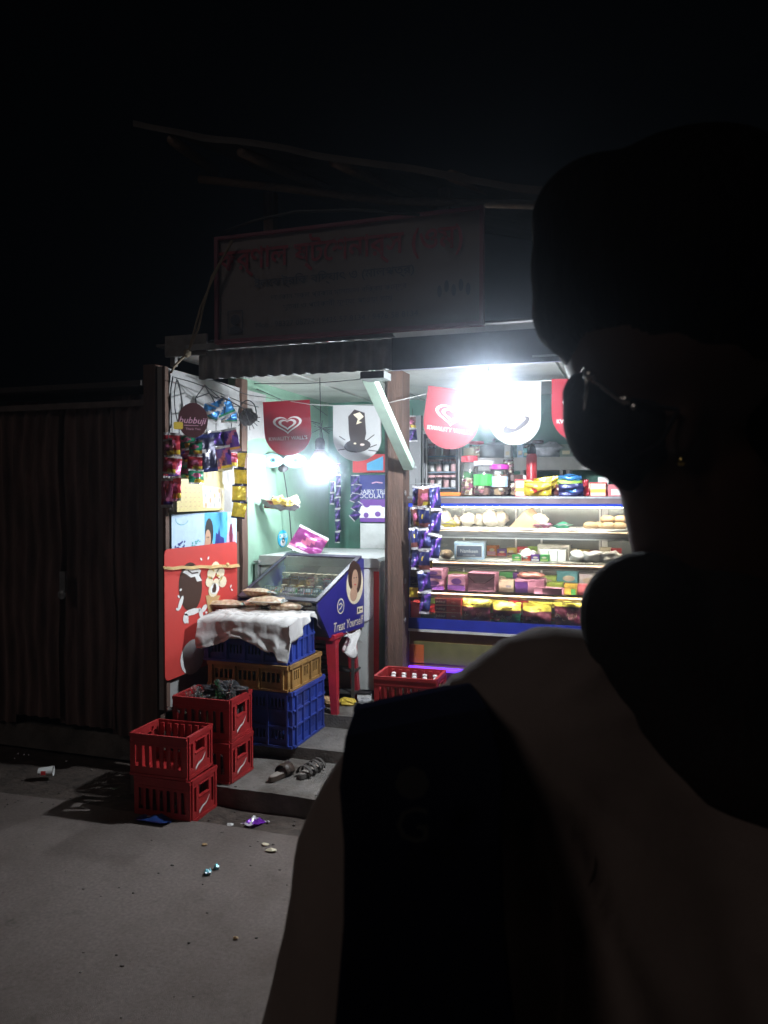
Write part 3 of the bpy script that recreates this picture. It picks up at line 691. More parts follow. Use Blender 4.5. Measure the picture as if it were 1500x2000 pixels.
mb=MB(); mb.tube([on(512,775,Y=4.67),on(606,790,Y=4.67),on(655,792,Y=4.73),on(745,790,Y=4.7),on(800,777,Y=4.56),on(838,768,Y=PY+.01),on(945,750,Y=PY+.01),on(1060,744,Y=PY+.01),on(1190,738,Y=PY+.01)],.0022,5)
tag(mb.build('pennant_string',mat('white_string',(.6,.6,.58)),smooth=True),'thin white string carrying the ice cream pennants','string')
# ------------------------------------------------------------------ bulbs
EMB=lambda nm,s,c=(.86,.93,1.0): mat(nm,(1,1,1),emit=c,estr=s)
def bulb(px,py,Y,ztop,label,m,sz=1.0,group='lit LED bulbs'):
    p=on(px,py,Y=Y); t=thing('light_bulb',label,'bulb',p,0,group)
    MB().lathe([(.001,-.058),(.022,-.053),(.041,-.036),(.050,-.010),(.0505,.008),(.048,.02)],20).build('bulb_dome',m,t,smooth=True)
    MB().lathe([(.0482,.0205),(.045,.04),(.026,.075),(.016,.082)],16).build('bulb_body',plas('white_body',(.75,.75,.75)),t,smooth=True)
    MB().lathe([(.0165,.0825),(.023,.086),(.024,.12),(.018,.135),(.005,.14)],12).build('bulb_holder',CABLE,t,smooth=True)
    for ch in bpy.data.objects:
        if ch.parent==t: ch.scale=(sz,sz,sz)
    h=ztop-p.z
    MB().tube([(0,0,.138*sz),(.004,.0,.14+(h-.14)*.5),(0,0,h)],.0035,6).build('cord',CABLE,t)
    return p
pr=bulb(953,772,3.88,ZC,'brightest lit bulb between the red and white pennants at right',EMB('bulb_glow_right',BULB_R),.62)
pl=bulb(625,912,4.92,ZC,'lit bulb hanging low before the mint wall in the left bay',EMB('bulb_glow_left',BULB_L),1.45)
mb=MB().lathe([(.05,0),(.05,-.02),(.03,-.045),(.012,-.05)],14,cx=on(953,722,Y=3.9).x,cy=3.9,cz=ZC-.001)
tag(mb.build('ceiling_rose',CABLE,smooth=True),'black ceiling rose fitting just above the right bulb','fitting')
# ceiling cables
mb=MB(); mb.tube([(on(x,700,Y=4.5).x,4.5,ZC-.02-.01*abs(math.sin(x))) for x in (800,830,860,900,925)],.003,5)
tag(mb.build('ceiling_cable',CABLE,smooth=True),'thin dark cable running along the ceiling to the right bulb','cable'); mb=MB()
mb.tube([(on(x,700,Y=4.9).x,4.9+(.004*x%3)*.01,ZC-.015-.02*math.sin((x-480)/260*3.14)) for x in range(480,750,30)],.003,5)
tag(mb.build('ceiling_cable',CABLE,smooth=True),'thin dark cable drooping across the ceiling of the left bay','cable'); mb=MB()
mb.tube([(XW+.03,4.9,ZC-.06),(XW+.03,5.3,ZC-.09),(XW+.03,5.8,ZC-.05),(XW+.03,6.2,ZC-.12)],.003,5)
mb.tube([pl+Vector((0,0,.3)),Vector((XW+.05,5.25,ZC-.2)),Vector((XW+.03,5.3,ZC-.09))],.003,5)
tag(mb.build('ceiling_cable',CABLE,smooth=True),'thin dark cable along the top of the mint wall feeding the left bulb','cable')
# ================================================================== left bay: hanging wall goods
p=on(553,900,X=XW+.12); t=thing('hanging_banner','pale blue paper eye mask of two cookies hanging on the mint wall','paper decoration',p,.5)
mb=MB()
for s_ in (-1,1):
    mb.prism([(s_*.085+.088*math.cos(k*math.pi/9),.052*math.sin(k*math.pi/9)) for k in range(18)],0,.003)
    mb.ell(s_*.085,.002,.04,.028,-.001,1,14); mb.ell(s_*.085+.01,.004,.022,.018,-.0015,2,12); mb.ell(s_*.085+.012,.004,.012,.01,-.002,3,10)
mb.build('paper_mask',[prt('pale_cyan',(.3,.65,.75)),WHITE,SKYB,BLACK],t)
MB().blob((0,.01,-.055),(.035,.015,.03),0,8,5,.4).build('knot',CABLE,t)
mb=MB(); mb.tube([on(553,915,X=XW+.1),on(560,960,X=XW+.1),on(566,1010,X=XW+.1),on(571,1078,X=XW+.11)],.004,6)
tag(mb.build('black_cord',CABLE,smooth=True),'thin black cord hanging from the paper mask to the freezer','cord')
mb=MB(); mb.tube([on(628,838,Y=5.5),on(632,870,Y=5.5),on(627,905,Y=5.3)],.004,6)
for k in range(9): mb.tube([on(628,836,Y=5.5),on(628+22*math.cos(k*.8),834+14*math.sin(k*1.9),Y=5.45)],.003,4)
tag(mb.build('knotted_wire',CABLE,smooth=True),'knotted bunch of black wire above the left bulb','wire')
p=on(548,985,X=XW+.16); t=thing('paper_tray','shallow grey paper tray of yellow packs hanging on the cord','tray',p,.35)
mb=MB(); vs=[];fs=[]
for i in range(9):
    for j in range(7):
        u=(i/8-.5)*2;v=(j/6-.5)*2; vs.append((u*.135,v*.06,.03*(u*u+v*v)+.012*math.sin(i*2.1+j)-.04-.02*u))
for i in range(8):
    for j in range(6): k=i*7+j; fs.append((k,k+7,k+8,k+1))
mb.add(vs,fs); mb.build('tray',mat('grey_paper',(.3,.27,.29),rough=.8,var=.2,bump=.3),t,smooth=True)
tpm=[pouch_mesh('snack_pack',.085,.07,.03,[(YEL,CREAM,FB)[k],CREAM,TAN,FP],art_plain,k+20) for k in range(3)]
for k in range(6):
    o=link('snack_pack',tpm[(2,2,0,1,0,1)[k]],None,p+Vector((-.07+.035*k,.02*(k%2)-.03,.0+.012*(k%3))))
    o.rotation_euler=(.4,rnd.uniform(-.7,.7),.35); 
    tag(o,None,'packet','packs in the hanging paper tray'); o['label']=ORD[k]+' small pack from the left in the hanging paper tray'
# back wall display of chocolate boxes
t=thing('chocolate_rack','blue and purple cardboard chocolate rack on the back wall of the left bay','display rack',on(690,1020,Y=5.98))
r0=on(690,1020,Y=5.98); TT=Matrix.Translation(-r0)
def pr_(px0,py0,px1,py1,Y): a=on(px0,py0,Y=Y);b=on(px1,py1,Y=Y); return a.x,b.z,b.x,a.z
x0,z0_,x1,z1_=pr_(703,975,768,1020,5.98)
mb=MB(); mb.T=TT; mb.box(x0,5.98,z0_,x1,6.12,z1_,0)
xw=x1-x0;zh=z1_-z0_
mb.box(x0,5.972,z0_+zh*.18,x1,5.979,z0_+zh*.72,1)
for (a,b,rw,rh) in ((.22,.75,.1,.12),(.55,.35,.09,.12),(.72,.78,.09,.13),(.2,.3,.08,.12),(.85,.3,.07,.12)): mb.ell(x0+xw*a,z0_+zh*b,xw*rw,zh*rh,5.970,0,10)
mb.build('lower_box',[PURP,WHITE],t)
x0,z0_,x1,z1_=pr_(684,928,768,974,5.98); mb=MB(); mb.T=TT; mb.box(x0,5.99,z0_,x1,6.12,z1_,0)
xw=x1-x0;zh=z1_-z0_; mb.text('CHOCOLATE BARS',.055,x0+xw*.62,z0_+zh*.12,5.987,1); mb.text('DAIRY TREAT',.05,x0+xw*.6,z0_+zh*.3,5.987,1); mb.stroke([(x0+xw*.5,z0_+zh*.65),(x0+xw*.6,z0_+zh*.7),(x0+xw*.75,z0_+zh*.66)],.01,5.987,2)
mb.build('middle_box',[NAVY,WHITE,PINKP],t)
x0,z0_,x1,z1_=pr_(688,888,768,922,5.98); mb=MB(); mb.T=TT; mb.box(x0,5.99,z0_,x1,6.1,z1_,0); xw=x1-x0;zh=z1_-z0_
mb.flat([(x0+xw*.35,z0_+zh*.1),(x0+xw*.75,z0_+zh*.1),(x0+xw*.75,z0_+zh*.9),(x0+xw*.35,z0_+zh*.5)],5.987,1)
mb.build('top_box',[REDP,SKYB],t)
for k in range(5):
    o=link('chocolate_sachet',PM['blue'],t,on(694+3*(k%2),938+17*k,Y=5.96)-r0); o.scale=(.8,1,.7); o.rotation_euler=(0,.2*k,.4)
x0,z0_,x1,z1_=pr_(704,1022,770,1075,5.96)
tag(MB().box(x0,5.955,1.17,x1,6.04,z1_).build('white_cabinet',mat('white_board',(.55,.56,.55),rough=.5,dirt=.1)),'plain white cabinet panel standing behind the freezer','cabinet')
# grey chest freezer
fx0,fx1=XW+.05,-1.66; fy0,fy1=4.90,5.78; fz=.23
t=thing('chest_freezer','grey chest freezer behind the blue chocolate display case','freezer',((fx0+fx1)/2,fy0,fz)); TT=Matrix.Translation(-Vector(((fx0+fx1)/2,fy0,fz)))
FRM=mat('freezer_grey',(.5,.53,.51),rough=.4,var=.06,dirt=.25)
mb=MB(); mb.T=TT; mb.box(fx0,fy0+.01,fz+.05,fx1,fy1,fz+.88); mb.build('body',FRM,t)
mb=MB(); mb.T=TT; P=[(fx0-.01,fz+.885),(fx1+.012,fz+.885),(fx1+.012,fz+.93),(fx1-.01,fz+.95),(fx0,fz+.95)]
mb.prism(P,fy0-.012,fy1); mb.build('lid',FRM,t)
mb=MB(); mb.T=TT; a=on(697,1105,Y=fy0);b=on(729,1216,Y=fy0)
mb.prism(rrect(b.x-a.x+.3,a.z-b.z,.08,6,a.x-.3,b.z),fy0-.002,fy0+.01); mb.build('side_sticker',WHITE,t)
mb=MB(); mb.T=TT; mb.box(fx1-.035,fy0+.004,fz+.05,fx1+.001,fy0+.012,fz+.86); mb.build('red_stripe',REDP,t)
mb=MB(); mb.T=TT
for k in range(9): mb.box(fx0+.25,fy0-.001,fz+.09+.035*k,fx1-.3,fy0+.008,fz+.105+.035*k)
mb.build('vent_grille',BLACK,t)
o=link('chip_packet',pouch_mesh('chip_packet',.24,.2,.08,[foil('plum',(.22,.03,.16)),FS,FP,foil('plum',(.22,.03,.16))],art_diag,31),None,on(602,1072,Y=5.2)+Vector((0,0,.045)))
o.rotation_euler=(-.5,.45,.2); tag(o,'plum coloured chip packet leaning on the freezer beside the cord','packet')
a=on(470,1120,Y=4.95);b=on(600,1090,Y=5.0)
tag(MB().box(XW+.02,4.88,.6,XW+.045,5.6,1.13).box(XW+.02,4.86,1.13,XW+.06,5.6,1.145).build('grey_partition',mat('grey_sheet',(.3,.31,.31),rough=.5,metal=.2,dirt=.4)),'grey metal side sheet standing against the mint wall by the post','sheet metal')
# ------------------------------------------------------------------ blue sloping display case on the red stool
cx0,cx1=-2.36,-1.76; cy0=4.43; cyT=4.89; cz=.715; TOPZ=1.185; FZ=.945; FY_=4.29
t=thing('chocolate_display_case','blue sloping glass topped chocolate display case standing on the red stool','display case',((cx0+cx1)/2,cy0,cz)); O=Vector(((cx0+cx1)/2,cy0,cz)); TT=Matrix.Translation(-O)
CA=math.radians(-8.2); PIV=Matrix.Translation(Vector((cx1,cyT,0)))@Matrix.Rotation(CA,4,'Z')@Matrix.Translation(-Vector((cx1,cyT,0)))
t.location=PIV@O; t.rotation_euler.z=CA
DB=mat('case_blue',(.025,.02,.2),rough=.35,var=.08); DK=mat('case_rim',(.03,.025,.05),rough=.4)
prof=[(cy0,cz),(cyT+.0,cz),(cyT,TOPZ-.015),(cyT-.03,TOPZ),(FY_,FZ),(FY_+.005,FZ-.045)]
for x,n_ in ((cx1-.012,'side_panel'),(cx0,'side_panel')):
    mb=MB(); mb.T=TT; k=len(prof)
    mb.add([(x,a,b) for a,b in prof]+[(x+.012,a,b) for a,b in prof],[tuple(range(k)),tuple(range(2*k-1,k-1,-1))]+[(i,(i+1)%k,(i+1)%k+k,i+k) for i in range(k)]); mb.build(n_,DB,t)
mb=MB(); mb.T=TT; mb.add([(cx0+.012,cy0,cz),(cx1-.012,cy0,cz),(cx1-.012,FY_+.005,FZ-.045),(cx0+.012,FY_+.005,FZ-.045),(cx0+.012,cy0+.012,cz),(cx1-.012,cy0+.012,cz),(cx1-.012,FY_+.02,FZ-.04),(cx0+.012,FY_+.02,FZ-.04)],[(0,1,2,3),(7,6,5,4),(0,4,5,1),(1,5,6,2),(2,6,7,3),(3,7,4,0)]).box(cx0+.012,cy0,cz,cx1-.012,cyT-.02,cz+.012); mb.build('body',DK,t)
mb=MB(); mb.T=TT; mb.box(cx0+.012,cyT-.012,cz,cx1-.012,cyT,TOPZ-.015); mb.build('back_wall',glass('case_back_glass',(.7,.82,.78),haze=.25),t)
# rim of the sloping lid
sd=Vector((0,cyT-.03-FY_,TOPZ-FZ)); 
def slope(x,s,off=0): return Vector((x,FY_+sd.y*s,FZ+sd.z*s+.004))+Vector((0,-sd.z,sd.y)).normalized()*off
mb=MB(); mb.T=TT
def sbar(x0,x1,s0,s1,th=.012):
    P=[slope(x0,s0),slope(x1,s0),slope(x1,s1),slope(x0,s1)]; Q=[slope(x0,s0,th),slope(x1,s0,th),slope(x1,s1,th),slope(x0,s1,th)]
    mb.add(P+Q,[(3,2,1,0),(4,5,6,7),(0,1,5,4),(1,2,6,5),(2,3,7,6),(3,0,4,7)])
sbar(cx0,cx1,0,.06);sbar(cx0,cx1,.95,1.0);sbar(cx0,cx0+.025,.0605,.9495);sbar(cx1-.03,cx1,.0605,.9495)
mb.build('lid_rim',DK,t)
mb=MB(); mb.T=TT; mb.add([slope(cx0+.025,.06,.006),slope(cx1-.03,.06,.006),slope(cx1-.03,.95,.006),slope(cx0+.025,.95,.006)],[(0,1,2,3)]); mb.build('glass_lid',glass('case_glass',(.9,.94,.92),haze=.05),t)
for zs,ya in ((.95,cy0+.13),(.83,cy0+.03)):
    mb=MB(); mb.T=TT; mb.box(cx0+.013,ya,zs,cx1-.013,cyT-.02,zs+.006); mb.build('shelf',plas('white_shelf',(.6,.6,.58)),t)
    mb=MB(); mb.T=TT
    for k in range(28): x=cx0+.02+k*.02; mb.box(x,ya-.004,zs-.002,x+.004,ya-.001,zs+.045)
    mb.box(cx0+.013,ya-.005,zs+.045,cx1-.013,ya,zs+.05); mb.box(cx0+.013,ya-.005,zs-.004,cx1-.013,ya,zs)
    mb.build('shelf_rail',STEEL,t)
# side print of the case: portrait disc, round emblem, lettering (faces +x)
mb=MB(); mb.T=Matrix.Translation(Vector((cx1,cy0,cz))-O)@Matrix.Rotation(H90,4,'Z')
mb.ell(.33,.30,.115,.13,-.0015,0,28); mb.ell(.31,.36,.075,.1,-.002,1,20); mb.ell(.36,.34,.06,.1,-.0022,1,16); mb.ell(.33,.33,.045,.07,-.0026,2,18); mb.ell(.31,.24,.05,.05,-.0028,2,14)
mb.ell(.315,.345,.009,.004,-.003,3,8); mb.ell(.345,.345,.009,.004,-.003,3,8); mb.ell(.33,.30,.015,.005,-.003,4,8)
mb.ell(.14,.18,.045,.05,-.0015,0,20); mb.ell(.14,.18,.037,.042,-.002,5,20); mb.stroke([(.115,.19),(.14,.2),(.16,.185),(.14,.17),(.12,.16)],.008,-.0025,0)
mb.text('Treat Yourself',.085,.245,.055,-.0015,0,shear=.15,sx=.78)
mb.flat([(.36,.1),(.44,.1),(.44,.145),(.36,.145)],-.0015,0); mb.flat([(.37,.11),(.39,.11),(.39,.135),(.37,.135)],-.002,3); mb.flat([(.4,.12),(.43,.12),(.43,.13),(.4,.13)],-.002,3)
mb.build('side_print',[CREAM,CHOC,SKINP,BLACK,REDP,NAVY],t)
# jars and sweets inside
NB=set(bpy.data.objects)
jm=[]
for k,(c_,) in enumerate(((prt('amber',(.8,.5,.12)),),(prt('rose',(.7,.12,.16)),),(prt('amber2',(.7,.55,.3)),))):
    mb=MB().lathe([(.0,.002),(.024,.002),(.024,.05),(.0,.052)],10,0).lathe([(.026,0),(.027,.055),(.02,.062),(.02,.07),(.026,.07),(.026,.085),(0,.086)],12,1,ms=[1,1,1,2,2,2])
    me=bpy.data.meshes.new('sweet_jar'); me.from_pydata(mb.v,[],mb.f)
    for m_ in (c_,JARG,plas('gold_lid',(.6,.5,.35))): me.materials.append(m_)
    me.polygons.foreach_set('material_index',mb.m); me.update(); jm.append(me)
for k in range(8):
    o=link('sweet_jar',jm[(0,0,2,1,2,1,1,1)[k]],None,(cx0+.06+.066*k,cy0+.33,0.957)); o.scale=(1.15,1.15,1.35); tag(o,ORD[k]+' sweet jar from the left in the back row inside the display case','jar','sweet jars inside the display case')
me=jm[1].copy(); me.name='sweet_tub'
for k in range(7):
    o=link('sweet_tub',jm[(2,0,1)[k%3]],None,(cx0+.09+.07*k,cy0+.255,0.957)); o.scale=(.8,.8,.45); tag(o,ORD[k]+' low sweet tub from the left in the display case front row','tub','sweet tubs inside the display case')
cm=MB().box(-.035,-.05,0,.035,.05,.012,0).box(-.03,-.04,.0125,.03,.04,.016,1)
me=bpy.data.meshes.new('chocolate_box'); me.from_pydata(cm.v,[],cm.f); me.materials.append(PURP); me.materials.append(GREYP); me.polygons.foreach_set('material_index',cm.m)
for k in range(9):
    gm=me.copy(); gm.materials[0]=(REDP,YEL,PURP,GREENP,PINKP,ORNG,NAVY,LIME,REDP)[k]; o=link('chocolate_bar_box',gm,None,(cx0+.05+.058*k,cy0+.185-.012*(k%2),0.958)); o.scale=(.62,.5,1.5); o.rotation_euler=(.5,0,.1*(k%3-1)); tag(o,ORD[k]+' coloured sweet box from the left behind the case rail','box','coloured sweet boxes in the display case')
for k in range(5):
    o=link('chocolate_box',me,None,(cx0+.2+.06*k,cy0+.13+.02*(k%2),.838)); o.rotation_euler=(0,0,rnd.uniform(-.6,.6)); tag(o,ORD[k]+' flat chocolate box from the left on the display case lower shelf','box','flat boxes inside the display case')
for o in set(bpy.data.objects)-NB:
    if o.parent is None: o.location=PIV@o.location; o.rotation_euler.z+=CA
# ------------------------------------------------------------------ red plastic stool
t=thing('red_stool','red plastic stool carrying the blue display case','stool',(-1.98,4.66,.23))
RPL=plas('stool_red',(.42,.02,.035),rough=.4,dirt=.1)
MB().prism(rrect(.36,.035,.012,3,-.18,.462),-.2,.2).build('seat',RPL,t)
for (sx,sy) in ((1,-1),(1,1),(-1,-1),(-1,1)):
    mb=MB(); vs=[];fs=[]
    for i in range(9):
        z=.46*(1-i/8); sp_=.02+.035*(i/8); wd=.052-.018*(i/8)+(.05*(1-i*1.0)**2 if i<1 else 0)
        cx_,cy_=sx*(.125+sp_),sy*(.14+sp_)
        for (a,b) in ((-1,-1),(1,-1),(1,1),(-1,1)): vs.append((cx_+a*(wd if i else .055)/1.6,cy_+b*(wd if i else .05)/1.8,z))
    for i in range(8):
        for k in range(4): fs.append((i*4+k,i*4+(k+1)%4,i*4+4+(k+1)%4,i*4+4+k))
    fs.append((0,1,2,3)); fs.append((35,34,33,32)); mb.add(vs,fs); mb.build('leg',RPL,t)
mb=MB()
for i in range(8):
    a0=math.pi*i/8;a1=math.pi*(i+1)/8
    for sx in (-1,1):
        q=lambda a:(sx*.165,-.125*math.cos(a),.462-.001-.10*(1-math.sin(a)))
        p0=q(a0);p1=q(a1); mb.add([p0,p1,(p1[0],p1[1],.461),(p0[0],p0[1],.461)],[(0,1,2,3)])
mb.build('apron',RPL,t)
# white rag hanging from the stool edge
def cloth(name,fn,nu,nv,m,label,cat):
    mb=MB(); vs=[];fs=[]
    for i in range(nu+1):
        for j in range(nv+1): vs.append(fn(i/nu,j/nv))
    for i in range(nu):
        for j in range(nv): k=i*(nv+1)+j; fs.append((k,k+nv+1,k+nv+2,k+1))
    mb.add(vs,fs); o=mb.build(name,m,smooth=True); s_=o.modifiers.new('thickness','SOLIDIFY'); s_.thickness=.0015; return tag(o,label,cat)
RAG=mat('white_cotton',(.66,.64,.62),rough=.9,var=.08,dirt=.12,bump=.2)
q0=on(658,1232,X=-1.77)
cloth('rag',lambda u,v:(-1.76+.03*math.sin(9*u+4*v)+.02*v,4.50+.26*u+.03*math.sin(7*v),.715-.13*v*(1-.4*abs(u-.5))-.03*math.sin(5*u)*v+.012*math.sin(17*u+6*v)),18,10,RAG,'crumpled white rag tucked over the stool edge under the blue case','rag')
# clutter under the stool
t=thing('low_rack','dark low metal rack under the red stool','rack',(-1.98,4.86,.23))
for z in (.05,.2): MB().box(-.2,-.1,z,.2,.02,z+.012).build('shelf',mat('dark_rack',(.08,.08,.08),rough=.5,metal=.4),t)
for s_ in (-1,1): MB().box(s_*.19-.01,-.11,0,s_*.19+.01,-.1,.36).build('leg',MATS['dark_rack'],t)
for k,(x,y,s_,m_,l) in enumerate(((-1.92,4.62,.05,TAN,'brown crumpled paper bundle on the floor under the stool'),(-1.80,4.68,.04,YEL,'dull yellow crumpled bundle under the stool'),(-1.70,4.72,.035,GREYP,'small grey lump of paper beside the stool leg'))):
    tag(MB().blob((0,0,s_*.6),(s_*1.5,s_,s_*.65),0,12,8,.5,k).build('paper_bundle',m_,loc=(x,y,.23),smooth=False),l,'bundle')
t=on(712,1362,Z=.25)
tag(MB().box(-.045,-.03,0,.045,.03,.045,0).box(-.047,-.032,.0455,.047,.032,.055,1).build('small_carton',[WHITE,BLACK],loc=(t.x,t.y,.231),rz=.2),'small white carton with a dark lid on the shop floor','carton')
# ------------------------------------------------------------------ crates
def veg_crate(label,loc,rz,m,W=.55,D=.48,H=.33,rows=3,cols=4,solid=False):
    t=thing('vegetable_crate',label,'crate',loc,rz,'stacked vegetable crates')
    def side(w,F,name):
        holes=[]; cw=(w-.06)/cols; rh=(H-.05)/rows
        for i in range(cols):
            for j in range(rows):
                x0=.03+cw*i+.016;x1=.03+cw*(i+1)-.016;z0=.03+rh*j+.02;z1=z0+rh*.55
                if j==0 or j==rows-1 or solid:
                    n=4
                    for q in range(n):
                        a=x0+(x1-x0)*q/n; holes.append((a+.004,z0,a+(x1-x0)/n-.006,z1))
                elif (i in(0,cols-1)): pass
        mb=MB(); mb.holed(w,H,.006,holes,0,F)
        def rib(a,b,c,d,o=.011):
            P=[F(a,b,-.0002),F(c,b,-.0002),F(c,d,-.0002),F(a,d,-.0002),F(a,b,-o),F(c,b,-o),F(c,d,-o),F(a,d,-o)]
            mb.add(P,[(3,2,1,0),(4,5,6,7),(0,1,5,4),(1,2,6,5),(2,3,7,6),(3,0,4,7)])
        rib(0,H-.022,w,H); rib(0,0,w,.014)
        for j in range(1,rows): rib(.0,.03+rh*j-.004,w,.03+rh*j+.006,.010)
        for i in range(cols+1): x=.03+cw*i; rib(x-.006,.0145,x+.006,H-.0225,.013)
        mb.build(name,m,t)
    side(W,lambda u,v,d:(u,d,v),'front_panel')
    side(W,lambda u,v,d:(W-u,D-d,v),'rear_panel')
    side(D-.014,lambda u,v,d:(W-d,.007+u,v),'end_panel')
    side(D-.014,lambda u,v,d:(d,D-.007-u,v),'end_panel')
    MB().box(.01,.01,.004,W-.01,D-.01,.012).build('crate_base',m,t)
    return t
CB=plas('crate_blue',(.03,.06,.33),rough=.5,var=.3,scale=6,bump=.2,dirt=.4); CY=plas('crate_ochre',(.36,.2,.06),rough=.55,var=.35,scale=6,bump=.2,dirt=.45)
bx=-2.42; by=3.985
veg_crate('lower blue vegetable crate under the ochre crate',(bx,by,.152),.0,CB,.55,.47,.325,3,4)
OC=veg_crate('ochre crate sandwiched between two blue crates',(bx+.0,by+.0,.479),-.03,CY,.53,.45,.15,1,3,True)
veg_crate('upper blue crate under the white cloth',(bx-.02,by-.01,.631),.02,CB,.54,.40,.235,2,4)
# cloth over the top crate
CW=.60
def cf(u,v):
    # u along x, v along y then hanging
    x=bx-.055+u*(.60); y=by-.03+v*.47
    z=.892+.014*noise.noise(Vector((u*5,v*5,1)))+.004*noise.noise(Vector((u*17,v*14,4)))+.0025*abs(noise.noise(Vector((u*30+v*12,v*26-u*9,4))))
    ov=0
    dx0=max(0,.07-u)/.07; dx1=max(0,u-.92)/.08; dy0=max(0,.16-v)/.16; dy1=max(0,v-.94)/.06
    dr=0
    if dy0>0:
        dr=max(dr,(dy0**.8)*(.15+.035*math.sin(u*8+1)+.06*(1 if u>.86 else 0)*math.sin((u-.86)*22)**2)); y=by-.035-.018*math.sin(u*11+2*math.sin(u*5))*dy0-.01*dy0+.02*noise.noise(Vector((u*7,dy0*4,8)))*dy0
    if dx1>0: dr=max(dr,dx1*(.08+.05*math.sin(v*7+.5))); x=bx+.54+.012*math.sin(v*27)*dx1+.006*dx1+.01
    if dx0>0: dr=max(dr,dx0*.13); x=bx-.045-.008*math.sin(v*25)*dx0
    fold=.010*math.sin(u*23+v*9)*(.3+dr*5)*.5; z+=.012*abs(noise.noise(Vector((u*9+v*5,v*11-u*4,2))))
    if dy0>0: y+=-abs(fold)*.9
    return (x,y,z-dr)
cloth('cloth',cf,130,100,RAG,'crumpled white cloth spread over the upper blue crate','cloth')
SNK=[nuts('snack_fill'),FS,mat('snack_fill',(.5,.33,.2)),MATS['snack_fill']]
SM=pouch_mesh('nut_packet',.27,.21,.05,[MATS['snack_fill'],glass('packet_film',(.95,.93,.9),haze=.5),MATS['snack_fill'],MATS['snack_fill']],lambda u,v,i,j:1 if j in(0,13) or i in(0,13) else 0,41,nx=14,nz=14,cr=.35)
for k,(u,v,zz,a,b,s_,l) in enumerate(((445,1180,.91,.2,.05,1.05,'nut snack packet lying lowest at the left of the white cloth'),(500,1182,.905,-.3,.02,1.,'nut snack packet flat in the middle of the cloth heap'),(560,1186,.91,.35,-.05,.9,'nut snack packet at the right edge of the cloth'),(525,1173,.95,.1,.12,1.,'nut snack packet second from the top of the cloth heap'),(508,1158,.985,-.1,-.08,.85,'nut snack packet topmost on the white cloth heap'),(590,1182,.895,.8,.1,.5,'small pale packet at the far right of the cloth heap'))):
    p=on(u,v,Z=zz); o=link('nut_packet',SM,None,p); o.rotation_euler=(H90+b,.0,a); o.rotation_euler=(1.42+b,0,a); o.scale=(s_*.95,1,s_*.9); tag(o,l,'packet')

def bottle_crate(label,loc,rz,W=.325,D=.25,H=.213,group='red bottle crates',logo=True,empty=True):
    t=thing('bottle_crate',label,'crate',loc,rz,group)
    RC=plas('crate_red',(.38,.02,.022),rough=.5,var=.3,scale=7,bump=.25,dirt=.38)
    T_=.012
    def longside(F,n_):
        holes=[]; nn=7
        for i in range(nn):
            x=.02+(W-.04)*i/nn; holes.append((x+.006,H*.22,x+(W-.04)/nn-.006,H*.72))
        mb=MB(); mb.holed(W,H,T_*.5,[(a,b,c,d) for a,b,c,d in holes[::1]] ,0,F)
        # tapering bottle dividers seen through the slots
        for i in range(nn):
            x=.02+(W-.04)*(i+.5)/nn; P=[F(x-.010,H*.95,.014),F(x+.010,H*.95,.014),F(x+.005,H*.1,.020),F(x-.005,H*.1,.020)]
            Q=[F(x-.010,H*.95,.026),F(x+.010,H*.95,.026),F(x+.005,H*.1,.028),F(x-.005,H*.1,.028)]
            if i%1==0: mb.add(P+Q,[(3,2,1,0),(4,5,6,7),(0,1,5,4),(1,2,6,5),(2,3,7,6),(3,0,4,7)])
        for (a,b,o) in ((H-.018,H,.006),(0,.012,.005),(H*.76,H*.79,.003)):
            P=[F(0,a,-.0002),F(W,a,-.0002),F(W,b,-.0002),F(0,b,-.0002),F(0,a,-o),F(W,a,-o),F(W,b,-o),F(0,b,-o)]
            mb.add(P,[(3,2,1,0),(4,5,6,7),(0,1,5,4),(1,2,6,5),(2,3,7,6),(3,0,4,7)])
        mb.build(n_,RC,t)
    longside(lambda u,v,d:(u,d,v),'long_side'); longside(lambda u,v,d:(W-u,D-d,v),'long_side')
    w=D-2*T_
    def endside(F,Fp,n_):
        mb=MB(); mb.holed(w,H,T_,[(w*.30,H*.55,w*.70,H*.80),(w*.10,H*.22,w*.19,H*.80),(w*.81,H*.22,w*.90,H*.80)],0,F)
        for (a,b,c,d) in ((-.0,H-.022,w,H),(0,0,w,.016),(0,.0165,.012,H-.0225),(w-.012,.0165,w,H-.0225),(w*.28,H*.81,w*.72,H*.835),(w*.28,H*.515,w*.72,H*.54)):
            P=[F(a,b,-.0002),F(c,b,-.0002),F(c,d,-.0002),F(a,d,-.0002),F(a,b,-.005),F(c,b,-.005),F(c,d,-.005),F(a,d,-.005)]
            mb.add(P,[(3,2,1,0),(4,5,6,7),(0,1,5,4),(1,2,6,5),(2,3,7,6),(3,0,4,7)])
        o=mb.build(n_,RC,t)
        if logo:
            mb=MB(); n=12; top=[];bot=[]
            for i in range(n+1):
                s_=i/n; u=w*(.30+.42*s_); z=H*(.17+.27*s_**1.5)+.008*math.sin(s_*6.0); th=.014*(1-s_)**.5*(.5+.8*abs(.5-s_))+.0045
                top.append(Fp(u,z+th/2)); bot.append(Fp(u,z-th/2))
            for i in range(n): mb.add([bot[i],bot[i+1],top[i+1],top[i]],[(0,1,2,3)])
            mb.build('wave_emblem',WHITE,o)
    endside(lambda u,v,d:(W-d,T_+u,v),lambda u,v:(W+.0012,T_+u,v),'end_side')
    endside(lambda u,v,d:(d,D-T_-u,v),lambda u,v:(-.0012,D-T_-u,v),'end_side')
    mb=MB(); mb.box(T_,T_,.004,W-T_,D-T_,.01)
    mb.build('crate_base',RC,t)
    return t
g1=on(372,1605,Z=0); 
